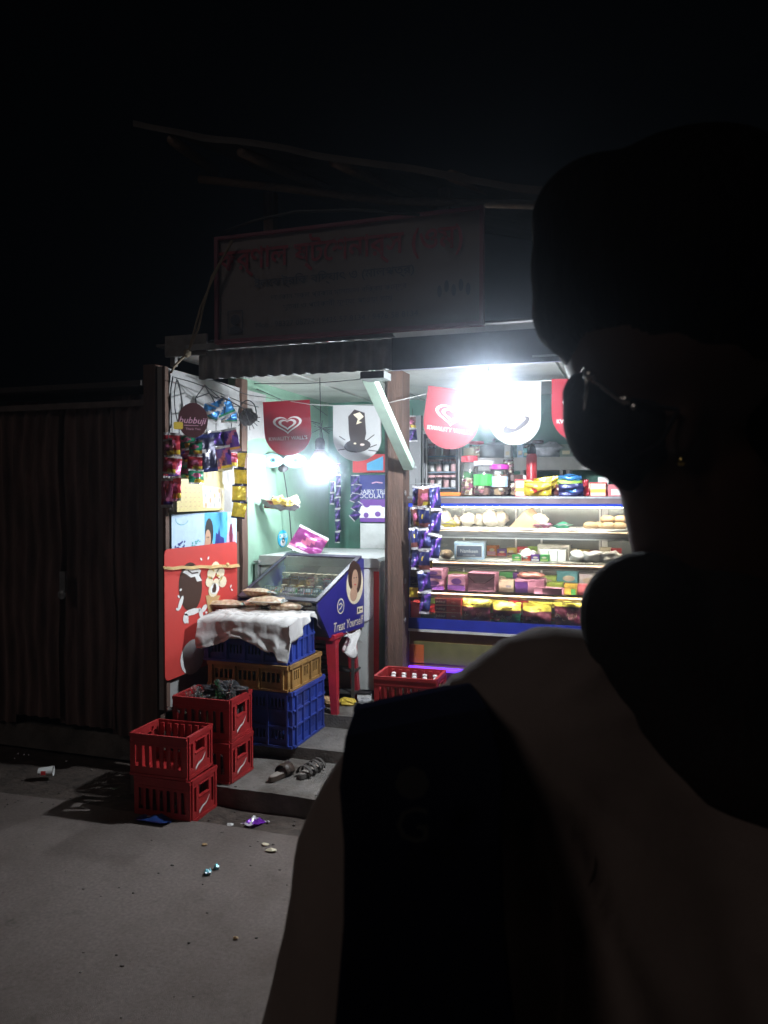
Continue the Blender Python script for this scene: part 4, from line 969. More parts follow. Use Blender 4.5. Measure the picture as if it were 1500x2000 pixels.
bottle_crate('front lower red bottle crate nearest the road',(g1.x-.325,g1.y,-.018),.0)
tc=bottle_crate('front upper red bottle crate, empty and open, on top of its twin',(g1.x-.345,g1.y-.005,.197),.03)
MBp=MB()
for k in (0,1): MBp.tube([(.016,.06+.12*k,.19),(.024,.06+.12*k,.19)],.008,8)
MBp.build('peg',MATS['plastic_crate_red'],tc)
g2=on(450,1533,Z=.08)
bottle_crate('rear lower red bottle crate of the second stack',(g2.x-.345,g2.y,.084),-.02,W=.345)
bottle_crate('rear upper red crate full of empty glass bottles',(g2.x-.35,g2.y,.299),.01,W=.345,H=.225)
# glass bottles
def gl(nm,c,r=.04): 
    if nm in MATS: return MATS[nm]
    m=glass(nm,c,1.0,r); return m
BG=[glass('bottle_clear',(.96,.97,.97),1,.05,haze=.11),glass('bottle_green',(.4,.85,.5),1,.03,haze=.08),glass('bottle_brown',(.7,.5,.3),1,.03,haze=.08)]
bprof=[(.0,0),(.026,.002),(.029,.01),(.029,.06),(.026,.085),(.029,.11),(.022,.14),(.013,.17),(.012,.195),(.015,.197),(.015,.205),(.011,.206)]
bme=[]
for m_ in BG:
    mb=MB().lathe(bprof,12,0); me=bpy.data.meshes.new('glass_bottle'); me.from_pydata(mb.v,[],mb.f); me.materials.append(m_); me.polygons.foreach_set('use_smooth',[True]*len(mb.f)); me.update(); bme.append(me)
bxs=[]
for i in range(5):
    for j in range(4):
        if (i,j) in((0,0),(4,0)): continue
        bxs.append((g2.x-.35+.045+.062*i,g2.y+.04+.055*j,.312+.035*(rnd.random()),(i*3+j)%7==3))
for k,(x,y,z,gr) in enumerate(bxs):
    o=link('glass_bottle',bme[1 if k in(9,12) else (2 if k%6==5 else 0)],None,(x,y,z)); o.rotation_euler=(rnd.uniform(-.07,.07),rnd.uniform(-.07,.07),0); 
    g_=k in (9,12)
    tag(o,('green' if g_ else 'empty')+' glass bottle, number %s of those standing in the rear upper crate'%ORD[k%9] if False else ('green' if g_ else 'clear')+' bottle in the rear upper crate, %s column, %s row'%(ORD[round((x-(g2.x-.35+.045))/.062)],ORD[round((y-(g2.y+.04))/.055)]),'bottle','empty bottles in the rear red crate')
for k,(u,v,zz,a,gr,l) in enumerate(((440,1362,.58,.15,1,'brightest green bottle standing out above the rear red crate'),(415,1368,.57,.5,0,'clear bottle leaning left above the rear red crate'),(400,1380,.545,1.45,0,'clear bottle lying across the left rim of the rear red crate'),(452,1362,.56,.1,0,'clear bottle upright behind the green one'))):
    p=on(u,v,Y=g2.y+.12); o=link('glass_bottle',bme[gr],None,p+Vector((0,0,-.1*math.cos(a)))); o.rotation_euler=(.2,-a,.3*k); tag(o,l,'bottle')
p=on(432,1372,Y=g2.y+.16); tag(MB().blob((0,0,0),(.13,.07,.05),0,22,14,.9,5).build('crumpled_bag',mat('dark_clear_film',(.05,.05,.055),rough=.12,var=.5,bump=1,bscale=22,spec=1),None,loc=(p.x,g2.y+.17,.52),smooth=False),'dark crumpled plastic bag among the bottles in the rear red crate','bag')
# bottles showing through the handle holes of the lower crates
for (gx,gy,gz,l) in ((g1.x-.325,g1.y,-.005,'bottle inside the front lower red crate'),(g2.x-.345,g2.y,.095,'bottle inside the rear lower red crate')):
    for k in range(6):
        o=link('glass_bottle',bme[0],None,(gx+.11+.07*(k%3),gy+.085+.08*(k//3),gz)); o.scale=(1,1,.95); tag(o,l+', %s column, %s row'%(ORD[k%3],ORD[k//3]),'bottle','bottles inside the lower crates')
# red crates of capped bottles by the showcase
c3=on(731,1320,Z=.578); 
bottle_crate('hidden lower red crate beneath the crate of capped bottles',(c3.x,c3.y+.005,.152),.02,W=.36,D=.26)
bottle_crate('red crate of capped bottles before the showcase',(c3.x,c3.y,.366),.03,W=.36,D=.26)
capm=MB().lathe([(.0,.011),(.012,.011),(.0135,.006),(.014,0)],12,0)
cme=bpy.data.meshes.new('bottle_cap'); cme.from_pydata(capm.v,[],capm.f); cme.materials.append(plas('cap_white',(.8,.72,.7))); 
for i in range(5):
    for j in range(3):
        x=c3.x+.055+.063*i+.02*(j%2); y=c3.y+.055+.07*j
        o=link('capped_bottle',bme[2],None,(x,y,.375)); o.scale=(1,1,.86); tag(o,'capped bottle in the red crate before the showcase, %s column, %s row'%(ORD[i],ORD[j]),'bottle','capped bottles in the red crate')
        link('cap',cme,o,(0,0,.205))
# ------------------------------------------------------------------ slippers
def slipper(label,loc,rz,m,strap,s=1.0):
    t=thing('slipper',label,'slipper',loc,rz)
    P=[]
    for i in range(24):
        a=2*math.pi*i/24; y=.12*math.sin(a); wd=.042+.010*math.sin(a)-.008*math.cos(2*a); P.append((wd*math.cos(a)*s,y*s))
    n=24
    mb=MB(); mb.add([(x*1.03,y*1.02,0) for x,y in P]+[(x,y,.022) for x,y in P],[tuple(range(n))[::-1],tuple(range(n,2*n))]+[(i,(i+1)%n,(i+1)%n+n,i+n) for i in range(n)]); mb.build('sole',m,t)
    mb=MB(); mb.add([(x*.86,y*.9,.0235) for x,y in P],[tuple(range(n))]); mb.build('footbed',mat('worn_footbed',(.3,.27,.24),rough=.8,var=.3),t)
    for k,(y0,y1) in enumerate(strap):
        mb=MB(); vs=[];fs=[]
        for i in range(11):
            a=math.pi*i/10
            for yy in (y0,y1): vs.append((.052*math.cos(a)*s,yy+.0*a,.012+.048*math.sin(a)))
        for i in range(10): fs.append((2*i,2*i+1,2*i+3,2*i+2))
        mb.add(vs,fs); o=mb.build('strap',m,t,smooth=True); o.modifiers.new('t','SOLIDIFY').thickness=.004
    return t
BR=mat('brown_leather',(.06,.04,.03),rough=.5,var=.3,bump=.2); GR=mat('grey_webbing',(.09,.08,.072),rough=.8,var=.3)
p=on(549,1516,Z=.085); slipper('dark brown slipper with a broad strap on the concrete step',(p.x,p.y,.086),-.2,BR,[(.0,.07)],.85)
p=on(606,1510,Z=.085); slipper('grey sandal with crossed woven straps right of the brown slipper',(p.x,p.y,.086),-.15,GR,[(-.07,-.045),(-.02,.0),(.03,.05),(.07,.085)],.9)
# ------------------------------------------------------------------ litter
p=on(90,1517,Z=0); t=thing('paper_cup','crushed white paper cup lying at the left edge of the road','cup',(p.x,p.y,.032),.5)
mb=MB().lathe([(.024,-.04),(.032,.04),(.034,.041),(.031,.038),(.023,-.038),(0,-.038)],16,0); mb.v=[(z,x*(1-.2*(z>0)),y*.85) for x,y,z in mb.v]; mb.build('cup_wall',[WHITE],t)
mb=MB(); mb.box(-.02,-.0335,-.01,.005,-.0325,.012); mb.build('print',REDP,t)
def litter(px,py,z,mesh,label,cat,rot,sc_=(1,1,1),name='wrapper'):
    p=on(px,py,Z=z); o=link(name,mesh,None,(p.x,p.y,z+.008)); o.rotation_euler=rot; o.scale=sc_; return tag(o,label,cat)
litter(497,1610,-.015,pouch_mesh('wrapper',.055,.13,.03,[foil('purple',(.22,.03,.5)),FS,FS,foil('purple',(.22,.03,.5))],art_diag,51),'shiny purple foil wrapper lying in the dirt strip','wrapper',(1.35,0,-.25),(1,1,1.15))
litter(302,1603,.0,pouch_mesh('wrapper',.18,.11,.035,[foil('dull_blue',(.03,.08,.3)),FN,FS,FN],art_plain,52),'dull blue packet lying against the front crates','packet',(1.4,0,.05),(1,1,1),'packet')
wm=pouch_mesh('wrapper',.03,.04,.02,[foil('cyan',(.2,.6,.7)),FS,FS,FS],art_diag,53)
litter(406,1707,0,wm,'tiny bright foil scrap on the road, left one of two','foil scrap',(1.3,0,.5),name='foil_scrap'); litter(423,1697,0,wm,'tiny bright foil scrap on the road, right one of two','foil scrap',(1.2,0,1.1),(.7,1,.7),name='foil_scrap')
def scrap(px,py,z,r,m,label,cat='paper scrap'):
    p=on(px,py,Z=z); mb=MB(); n=7; P=[]
    for i in range(n): a=2*math.pi*i/n; rr=r*rnd.uniform(.6,1.2); P.append((rr*math.cos(a),rr*.7*math.sin(a),.004+r*.3*rnd.random()))
    P.append((0,0,.006+r*.35)); mb.add(P,[(i,(i+1)%n,n) for i in range(n)])
    Q=[(x,y,z_-.003) for x,y,z_ in P]; mb.add(Q,[((i+1)%n,i,n) for i in range(n)]); return tag(mb.build('paper_scrap',m,loc=(p.x,p.y,z)),label,cat)
scrap(529,1663,0,.034,CREAM,'torn cream paper scrap on the road near the dark figure')
scrap(449,1613,-.015,.022,WHITE,'small white paper scrap beside the front crates')
scrap(519,1651,0,.018,CREAM,'crumpled pale scrap at the broken road edge',)
scrap(524,1606,-.015,.010,WHITE,'tiny white crumb right of the purple wrapper')
scrap(400,1651,0,.016,TAN,'small tan paper flake on the road below the crates')
scrap(460,1834,0,.012,TAN,'tiny tan flake far down the road surface')
mb=MB()
for k in range(500):
    x=rnd.uniform(-5,.4); y=rnd.uniform(.9,3.5) if k%3 else rnd.uniform(3.15,3.6); r=rnd.uniform(.002,.007) if rnd.random()<.97 else rnd.uniform(.008,.012)
    z=0.0 if y<3.25 else -.02
    if 3.5<y: z=.08
    mb.blob((x,y,z+r*.2),(r*rnd.uniform(.8,1.6),r,r*.6),0,5,3,.5,k)
tag(mb.build('gravel',mat('grit',(.12,.1,.09),rough=.95,var=.5,scale=3)),'loose grit scattered over the dusty road',None,kind='stuff')
# ================================================================== glass showcase
Y0=4.85; Y1=5.32; SX0=on(798,1000,Y=Y0).x; SX1=.17
def zq(py,px=900,Y=Y0): return on(px,py,Y=Y).z
ZT=1.598; ZB=zq(1228,800)
case=thing('glass_showcase','long lit glass food showcase with blue rails under the right pennants','showcase',((SX0+SX1)/2,Y0,.23)); O=Vector(((SX0+SX1)/2,Y0,.23)); TT=Matrix.Translation(-O)
def cp(name,mb,m,**k):
    mb.v=[tuple(Vector(p)-O) for p in mb.v]; return mb.build(name,m,case,**k)
cp('counter_top',MB().box(SX0-.03,Y0-.03,ZT-.045,SX1+.03,Y1+.02,ZT),mat('counter_laminate',(.16,.12,.13),rough=.45,var=.2,dirt=.2))
cp('top_trim',MB().box(SX0-.032,Y0-.034,ZT-.012,SX1+.032,Y0-.0305,ZT-.001),STEEL)
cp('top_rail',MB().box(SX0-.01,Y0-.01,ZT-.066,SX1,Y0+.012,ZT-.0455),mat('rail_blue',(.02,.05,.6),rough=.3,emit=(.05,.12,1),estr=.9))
cp('bottom_rail',MB().box(SX0-.012,Y0-.012,ZB+.005,SX1,Y0+.01,ZB+.075),mat('deep_blue_laminate',(.02,.03,.25),rough=.35))
cp('steel_edge',MB().box(SX0-.014,Y0-.018,ZB-.012,SX1,Y0-.004,ZB+.004),mat('bright_edge',(.75,.74,.7),rough=.3,metal=.4))
cp('end_frame',MB().box(SX0-.012,Y0-.01,ZB+.076,SX0+.008,Y0+.015,ZT-.067),mat('deep_blue_laminate',(.02,.03,.25)))
cp('end_frame',MB().box(SX1-.02,Y0-.01,ZB+.076,SX1,Y0+.015,ZT-.067),MATS['deep_blue_laminate'])
BK=mat('mirror_back',(.3,.32,.3),rough=.25,metal=.55,var=.35,scale=2.2,dirt=.3)
cp('back_panel',MB().box(SX0,Y1-.012,ZB,SX1,Y1,ZT-.046),BK)
for px in (906,1008,1058,1172): 
    x=on(px,1000,Y=Y1-.015).x; cp('shelf_standard',MB().box(x-.006,Y1-.02,ZB+.02,x+.006,Y1-.0125,ZT-.05),mat('white_metal',(.7,.7,.68),rough=.4))
x=on(1172,1000,Y=Y1-.015).x
cp('rear_door_edge',MB().box(x+.012,Y1-.03,ZB+.02,x+.05,Y1-.0205,ZT-.05),MATS['white_metal'])
cp('case_floor',MB().box(SX0,Y0+.011,ZB+.0,SX1,Y1-.013,ZB+.02),MATS['deep_blue_laminate'])
cp('side_pane',MB().box(SX0-.01,Y0+.016,ZB+.03,SX0-.004,Y1,ZT-.046),CLEAR)
cp('side_pane',MB().box(SX1-.004,Y0+.016,ZB+.03,SX1+.002,Y1,ZT-.046),CLEAR)
cp('front_glass',MB().box(SX0+.009,Y0+.001,ZB+.0755,SX1-.021,Y0+.005,ZT-.067),glass('showcase_glass',(.98,.99,.98),haze=.035))
SH=[(1031,1050),(1095,1108),(1157,1168)]
ZS=[zq(a) for a,b in SH]; ZS.append(ZB+.02)
PAPER=mat('shelf_paper',(.75,.73,.66),rough=.8,var=.05,bump=.2)
for k,(a,b) in enumerate(SH):
    za,zb=zq(a),zq(b)
    cp('glass_shelf',MB().box(SX0+.001,Y0+.03,za-.008,SX1-.001,Y1-.021,za-.003),CLEAR)
    cp('shelf_fascia',MB().box(SX0+.01,Y0+.022,zb+.004,SX1-.022,Y0+.027,za-.009),glass('smoky_fascia',(.42,.36,.3),.8,.12,haze=.5))
    cp('price_strip',MB().box(SX0+.01,Y0+.017,zb-.004,SX1-.022,Y0+.021,zb+.0035),MATS['white_metal'])
    if k<2:
        mb=MB(); vs=[];fs=[]
        for i in range(41):
            x=SX0+.02+(SX1-SX0-.04)*i/40
            e=.006*math.sin(i*.9)*(k==0); vs+= [(x,Y0+.024,za-.012+e),(x,Y0+.03,za+.002),(x,Y1-.03,za+.003)]
        for i in range(40): fs+=[(i*3,i*3+3,i*3+4,i*3+1),(i*3+1,i*3+4,i*3+5,i*3+2)]
        mb.add(vs,fs); cp('shelf_paper',mb,PAPER)
LEDW=mat('case_led',(1,1,1),emit=(1,.93,.78),estr=CASE_LED*.75)
cp('led_tube',MB().tube([(SX0+.05,Y0+.05,ZT-.06),(SX1-.05,Y0+.05,ZT-.06)],.008,8),LEDW,smooth=True)
for k_,s_ in ((0,.75),(1,.85),(2,.9)):  # extra tubes added to brighten the shelves that the paper cuts off
    cp('led_tube',MB().tube([(SX0+.05,Y0+.038,ZS[k_]-.016),(SX1-.05,Y0+.038,ZS[k_]-.016)],.0045,8),mat('case_led_%s'%ORD[k_],(1,1,1),emit=(1,.9,.75) if k_==0 else (1,.8,.74),estr=CASE_LED*s_),smooth=True)
# plinth
cp('plinth',MB().box(SX0+.0,Y0+.03,.231,SX1,Y1-.02,ZB-.013),mat('plinth_brown',(.24,.15,.06),rough=.6,var=.2,dirt=.3))
mb=MB().box(SX0+.03,Y0+.022,.50,SX1,Y0+.029,.64); cp('green_skirt',mb,mat('green_skirt',(.12,.11,.035),rough=.6,var=.2,dirt=.3))
mb=MB()
for k in range(3): mb.box(SX0+.0,Y0+.015,.24+.13*k,SX0+.1,Y0+.0215,.36+.13*k)
cp('orange_trim',mb,prt('orange_trim',(.45,.1,.02)))
cp('purple_led',MB().box(SX0-.0,Y0-.02,.462,SX1,Y0-.008,.474).box(SX0,Y0-.0075,.455,SX1,Y0+.014,.48),mat('purple_led',(.1,.05,.5),emit=(.16,.04,1),estr=2.2))
tag(MB().box(SX0-.05,Y0+.06,ZB+.1,SX0-.018,Y0+.09,ZT-.1).build('blue_edge_strip',MATS['deep_blue_laminate']),'thin deep blue strip at the left end of the showcase','strip')

# ------------------------------------------------------------------ goods
def box_local(name,label,cat,px0,py0,px1,py1,Y,depth,cols,art=None,z=None,rz=0,group=None,bulge=0):
    a=on(px0,py1,Y=Y); b=on(px1,py0,Y=Y); z0=a.z if z is None else z; w=b.x-a.x; h=b.z-a.z
    mb=MB(); mb.box(-w/2,0,0,w/2,depth,h,0)
    mb.box(-w/2-.0015,-.0015,h*.86,w/2+.0015,depth+.0015,h+.0015,0)
    if art: art(mb,w,h)
    o=mb.build(name,cols,None,loc=((a.x+b.x)/2,Y,z0),rz=rz); return tag(o,label,cat,group)
def rect(mb,x0,z0,x1,z1,y,m): mb.flat([(x0,z0),(x1,z0),(x1,z1),(x0,z1)],y,m)
def lump(name,label,cat,px,py,Y,r,m,seed=0,z=None,jit=.35,group=None,rough=.0,mats=None):
    p=on(px,py,Y=Y); o=MB().blob((0,0,r[2]),r,0,14,9,jit,seed).build(name,m,None,loc=(p.x,Y,p.z if z is None else z),smooth=True); return tag(o,label,cat,group)
zs1,zs2,zs3,zs4=[q+.004 for q in ZS]
BAG=mat('bakery_bag',(.72,.66,.52),rough=.35,var=.14,scale=18,bump=.6,bscale=25)
for k,(px,wr,hr,l) in enumerate(((868,.05,.05,'cream bakery bag at the far left of the top shelf'),(893,.045,.035,'low cream bakery bag second from the left on the top shelf'),(915,.05,.045,'cream bakery bag third from the left on the top shelf'),(938,.045,.045,'cream bakery bag in the middle of the row left of the paper cone'),(958,.05,.055,'tallest cream bakery bag left of the brown paper cone'),(978,.05,.05,'cream bakery bag right beside the brown paper cone'),(1052,.06,.045,'cream bakery bag right of the brown paper cone'))):
    lump('bakery_bag',l,'bag',px,1028,Y0+.16+.05*(k%2),(wr,.06,hr),BAG,k+60,z=zs1)
a=on(1032,1028,Y=Y0+.1); mb=MB(); mb.add([(-.11,0,0),(.1,-.01,0),(-.02,.02,.1),(-.08,.14,0),(.12,.14,0),(.02,.13,.13)],[(0,1,2),(3,5,4),(0,2,5,3),(1,4,5,2)])
tag(mb.build('paper_cone',[mat('brown_paper',(.42,.29,.16),rough=.8,var=.15)],None,loc=(a.x-.01,Y0+.08,zs1)),'folded brown paper cone standing on the top shelf','paper cone')
BUN=mat('bread_bun',(.5,.33,.16),rough=.6,var=.3,scale=9,bump=.2)
for k,(px,dz,Y_,l) in enumerate(((1153,0,.09,'flat bun at the left of the bun heap on the top shelf'),(1172,0,.14,'bun behind in the middle of the bun heap'),(1188,0,.09,'front bun in the middle of the bun heap'),(1186,.04,.12,'bun stacked on top of the bun heap'),(1210,0,.1,'bun at the right edge of the heap near the dark head'),(1212,.04,.12,'upper bun at the right edge of the heap'))):
    p=on(px,1028,Y=Y0+Y_); tag(MB().lathe([(0,0),(.036,.0),(.045,.012),(.04,.03),(.02,.04),(0,.041)],14,0).build('bun',BUN,None,loc=(p.x,Y0+Y_,zs1+dz),smooth=True),l,'bun')
# second shelf
def art_label(m1,m2,txt=None):
    def f(mb,w,h):
        rect(mb,-w*.44,h*.12,w*.44,h*.84,-.002,m1); rect(mb,-w*.42,h*.16,w*.42,h*.8,-.0026,m2)
        if txt: mb.text(txt,h*.3,0,h*.5,-.0032,m1,sx=.9); mb.text('premium quality',h*.11,0,h*.26,-.0032,m1)
    return f
box_local('printed_carton','pale blue carton with a dark framed label on the second shelf','carton',888,1060,945,1092,Y0+.06,.2,[PALEB,WHITE,prt('slate',(.1,.12,.17))],art_label(1,2,'Namkeen'),z=zs2,rz=.12)
lump('pastry_pack','clear pack of pastries left of the pale blue carton','pack',872,1092,Y0+.08,(.045,.06,.03),mat('pastry',(.55,.42,.28),rough=.4,var=.4,scale=30,bump=.5),71,z=zs2)
for k,(px,l) in enumerate(((1063,'white foam cup box at the left of three on the second shelf'),(1080,'white foam cup box in the middle of three on the second shelf'),(1097,'white foam cup box at the right of three on the second shelf'))):
    box_local('foam_box',l,'box',px-8,1068,px+8,1090,Y0+.1,.12,[prt('foam',(.8,.79,.74))],z=zs2,group='white foam boxes')
box_local('flat_foam_box','wide flat white foam box behind the three foam cup boxes','box',1050,1062,1112,1088,Y0+.25,.12,[MATS['print_foam']],z=zs2)
for k,(px,r_,l) in enumerate(((1128,.05,'white paper bundle just right of the foam boxes'),(1160,.07,'large white paper bundle on the right of the second shelf'),(1195,.06,'white paper bundle farthest right on the second shelf'),(1030,.05,'low pale crumpled paper left of the foam boxes'))):
    lump('paper_bundle',l,'bundle',px,1094,Y0+.12,(r_,.06,.034),mat('white_tissue',(.8,.79,.75),rough=.7,bump=.7,bscale=20),k+80,z=zs2,jit=.9)
# third shelf: pink and violet boxes
def art_pack(c):
    def f(mb,w,h):
        rect(mb,-w*.5,h*.02,w*.5,h*.35,-.002,c); mb.ell(0,h*.6,w*.3,h*.2,-.0026,c,12)
    return f
box_local('violet_pack','violet soap sized pack lowest at the left of the third shelf','pack',828,1133,866,1153,Y0+.05,.14,[PINKP,PURP,WHITE],art_pack(1),z=zs3,rz=.1)
box_local('violet_pack','violet pack stacked second at the left of the third shelf','pack',826,1113,863,1131,Y0+.055,.14,[PINKP,PURP,WHITE],art_pack(1),z=zs3+.07,rz=-.05)
box_local('silver_pack','silver and violet pack right of the violet stack','pack',874,1125,909,1153,Y0+.06,.1,[PINKP,GREYP,PURP],art_pack(2),z=zs3,rz=-.1)
def art_env(mb,w,h):
    mb.flat([(-w*.5,h*.85),(w*.5,h*.85),(w*.12,h*.45),(-w*.2,h*.45)],-.0025,1); mb.stroke([(-w*.5,h*.85),(-w*.2,h*.45),(w*.12,h*.45),(w*.5,h*.85)],.003,-.003,2)
box_local('pink_box','pink gift box with folded flap at the middle of the third shelf','box',914,1120,966,1154,Y0+.04,.16,[prt('rose_pink',(.72,.36,.5)),prt('light_pink',(.8,.5,.62)),MAROON],art_env,z=zs3)
box_local('white_carton','small white carton right of the pink gift box','carton',974,1135,1003,1156,Y0+.08,.12,[CREAM,GREYP],lambda mb,w,h:rect(mb,0,h*.4,w*.35,h*.6,-.002,1),z=zs3)
box_local('pink_carton','pink carton stack base right of the white carton','carton',1006,1134,1062,1158,Y0+.08,.14,[prt('rose_pink',(.72,.36,.5)),MAROON,PURP],lambda mb,w,h:rect(mb,-w*.5,0,-w*.05,h*.8,-.002,2),z=zs3)
lump('snack_roll','brown and pink snack pack lying on the pink carton','pack',1036,1133,Y0+.12,(.085,.05,.022),mat('foil_copper',(.6,.3,.24),rough=.3,metal=.3,var=.5,scale=25,bump=.5),91,z=zs3+.088)
box_local('pink_packet','flat pink packet leaning low before the pink carton','packet',1042,1150,1098,1160,Y0+.035,.08,[prt('rose_pink',(.72,.36,.5)),WHITE],z=zs3,rz=-.2)
box_local('lime_pack','lime green pack at the right of the pink carton','pack',1068,1138,1098,1156,Y0+.12,.1,[LIME,YEL],lambda mb,w,h:rect(mb,-w*.3,h*.3,w*.3,h*.6,-.002,1),z=zs3)
box_local('green_yellow_pack','yellow pack with green corner on the third shelf near the shoulder','pack',1102,1142,1126,1160,Y0+.06,.1,[YEL,GREENP],lambda mb,w,h:rect(mb,w*.05,0,w*.45,h*.6,-.002,1),z=zs3)
box_local('red_small_pack','small red pack farthest right on the third shelf','pack',1128,1140,1146,1158,Y0+.08,.1,[prt('pale_red',(.7,.2,.22)),WHITE],z=zs3)
# bottom row
def art_red(mb,w,h):
    for k in range(4):
        z=h*(.02+.245*k); rect(mb,-w*.5,z,-w*.05,z+h*.2,-.002,1); rect(mb,-w*.02,z,w*.5,z+h*.2,-.002,2); mb.stroke([(-w*.5,z+h*.22),(w*.5,z+h*.22)],.003,-.0024,3)
        mb.text('bubbuji',h*.11,-w*.28,z+h*.1,-.003,3,shear=.2); mb.text('cake',h*.08,w*.22,z+h*.1,-.003,3)
box_local('red_carton_stack','stack of red and maroon biscuit cartons left in the bottom row','carton',850,1165,900,1218,Y0+.04,.16,[REDP,MAROON,prt('brick_red',(.5,.06,.06)),CREAM],art_red,z=zs4)
box_local('red_carton','plain red carton at the far left of the bottom row','carton',803,1172,828,1214,Y0+.05,.12,[prt('brick_red',(.5,.06,.06)),CREAM],lambda mb,w,h:mb.text('CREAM',h*.12,0,h*.25,-.002,1),z=zs4)
box_local('red_carton','second red carton behind the sachet strips in the bottom row','carton',829,1164,848,1195,Y0+.14,.12,[REDP,CREAM],z=zs4)
box_local('dark_tin','small dark green tin with pale lid below the sachet strips','tin',822,1194,849,1214,Y0+.035,.08,[prt('dark_green',(.03,.06,.03)),CREAM],lambda mb,w,h:mb.text('TEA',h*.35,0,h*.4,-.002,1),z=zs4)
def bigbag(px0,py0,px1,py1,body,top,txt,label,art2=None,Y=Y0+.04,rz=0):
    a=on(px0,py1,Y=Y); b=on(px1,py0,Y=Y); w=b.x-a.x;h=b.z-zs4
    def ar(u,v,i,j):
        if v>.72: return 1
        if art2 and (v<.42*u+.22): return 2
        return 0
    me=pouch_mesh('biscuit_bag',w,h,.07,[body,top,art2 or body],ar,int(px0))
    t=thing('biscuit_bag',label,'bag',((a.x+b.x)/2,Y+.03,zs4+h/2),rz)
    link('bag_body',me,t)
    mb=MB(); f=-.040
    mb.text(txt[0],h*.2,-w*.08,-h*.02,f,0,shear=.25,bold=.01); mb.text(txt[1],h*.1,-w*.06,-h*.15,f,0); mb.flat([(-w*.2,-h*.42),(w*.2,-h*.42),(w*.2,-h*.36),(-w*.2,-h*.36)],f,0)
    mb.text(txt[2],h*.09,0,h*.3,-.036,1,bold=.02); mb.build('lettering',[CREAM,BLACK],t)
    for k in range(3):
        o=link('bag_top',pouch_mesh('bag_top',w*.98,h*.32,.02,[top,top,top],lambda u,v,i,j:0,int(px0)+k),t,(.012*(k-1),.035+.03*k,h*.38+.004*k)); o.rotation_euler=(-.5,0,.04*(k-1))
    return t
LY=foil('lime_yellow',(.72,.7,.1))
bigbag(902,1170,956,1224,foil('wine',(.13,.015,.05)),LY,('bubbuji','BISCUITS','ALL TIME SNACKS'),'wine coloured biscuit bag with lime top, left of the green one')
bigbag(962,1178,1016,1228,foil('wine',(.13,.015,.05)),LY,('bubbuji','CAKE','JHUM JHUM'),'green and wine biscuit bag with lime top in the bottom row',FG)
bigbag(1020,1180,1076,1230,foil('wine',(.13,.015,.05)),LY,('bubbuji','CAKE','BISCUITS'),'wine coloured biscuit bag with lime top, right of the green one')
bigbag(1082,1166,1140,1228,foil('wine',(.13,.015,.05)),LY,('bubbuji','CAKE','BISCUITS'),'wine biscuit bag farthest right, half behind the shoulder',Y=Y0+.06)
# ------------------------------------------------------------------ things on the counter
def jar(px,py0,py1,rpx,Y,lidm,fill,label,fillh=.7,lidh=.16,name='plastic_jar',band=None,z=None):
    p=on(px,py1,Y=Y); q=on(px,py0,Y=Y); h=q.z-p.z; r=rpx*(p-CAM).length/1500*.97; z=ZT+.001 if z is None else z
    t=thing(name,label,'jar',(p.x,Y,z))
    MB().lathe([(0,.002),(r*.9,.002),(r,.02),(r,h*(1-lidh)-.02),(r*.85,h*(1-lidh))],20).build('jar_wall',JARG,t,smooth=True)
    if fill:
        mb=MB()
        fh=h*(1-lidh)*fillh; s_=max(.012,r*.28)
        rr=random.Random(int(px))
        for k in range(int(60)):
            a=rr.uniform(0,6.28); z_=rr.uniform(s_,fh); rad=r*.72*(1 if k%3 else .3); mb.blob((rad*math.cos(a),rad*math.sin(a),z_),(s_,s_*.8,s_*.7),k%len(fill),6,4,.3,k)
        mb.lathe([(0,.01),(r*.6,.01),(r*.6,fh*.9),(0,fh*.92)],8,0); mb.build('contents',fill,t)
    MB().lathe([(r*.9,h*(1-lidh)),(r*.98,h*(1-lidh)+.002),(r*.98,h-.004),(r*.9,h),(0,h)],20).build('lid',lidm,t,smooth=False)
    if band:
        mb=MB(); n=8
        vs=[];fs=[]
        for i in range(n+1):
            a=-math.pi*.9+math.pi*.75*i/n; vs+=[(r*1.01*math.cos(a),r*1.01*math.sin(a),h*.3),(r*1.01*math.cos(a),r*1.01*math.sin(a),h*.62)]
        for i in range(n): fs.append((2*i,2*i+2,2*i+3,2*i+1))
        mb.add(vs,fs); mb.build('label_band',band,t)
    return t
LR=plas('lid_red',(.5,.03,.05)); LG=plas('lid_grey',(.5,.5,.52)); LP_=plas('lid_magenta',(.5,.03,.35)); LW=plas('lid_white',(.7,.7,.7)); LBR=plas('lid_brown',(.12,.06,.05))
C1=[prt('sweet_brown',(.25,.1,.06)),prt('sweet_pink',(.55,.2,.22)),CREAM]; C2=[TAN,prt('sweet_brown',(.25,.1,.06)),CREAM]; C3=[CREAM,TAN,FP]
jar(917,888,967,17,Y0+.2,LR,C3,'tall jar with red lid just right of the framed jar board',.5)
jar(945,898,967,21,Y0+.1,LG,C1,'wide sweet jar with a green label and grey lid',.6,.14,band=GREENP)
jar(975,905,967,20,Y0+.12,LP_,C2,'wide jar of brown sweets with a magenta lid',.8,.16,band=PALEB)
jar(993,880,930,11,Y0+.35,LW,C1,'narrow clear jar of pink sweets standing behind the others',.95,.08,z=ZT+.09)
jar(1000,925,967,22,Y0+.3,LBR,C2,'squat jar with a dark brown lid behind the yellow carton',.8,.3)
t=thing('red_flask','red flask bottle with a black cap on the counter','flask',(on(1038,967,Y=Y0+.36).x,Y0+.36,ZT+.001))
MB().lathe([(0,0),(.034,.0),(.036,.01),(.036,.27),(.028,.285)],18).build('flask_body',plas('flask_red',(.55,.03,.04),rough=.3),t,smooth=True)
MB().lathe([(.0281,.286),(.03,.29),(.028,.32),(.018,.34),(0,.342)],16).build('flask_cap',CABLE,t,smooth=True)
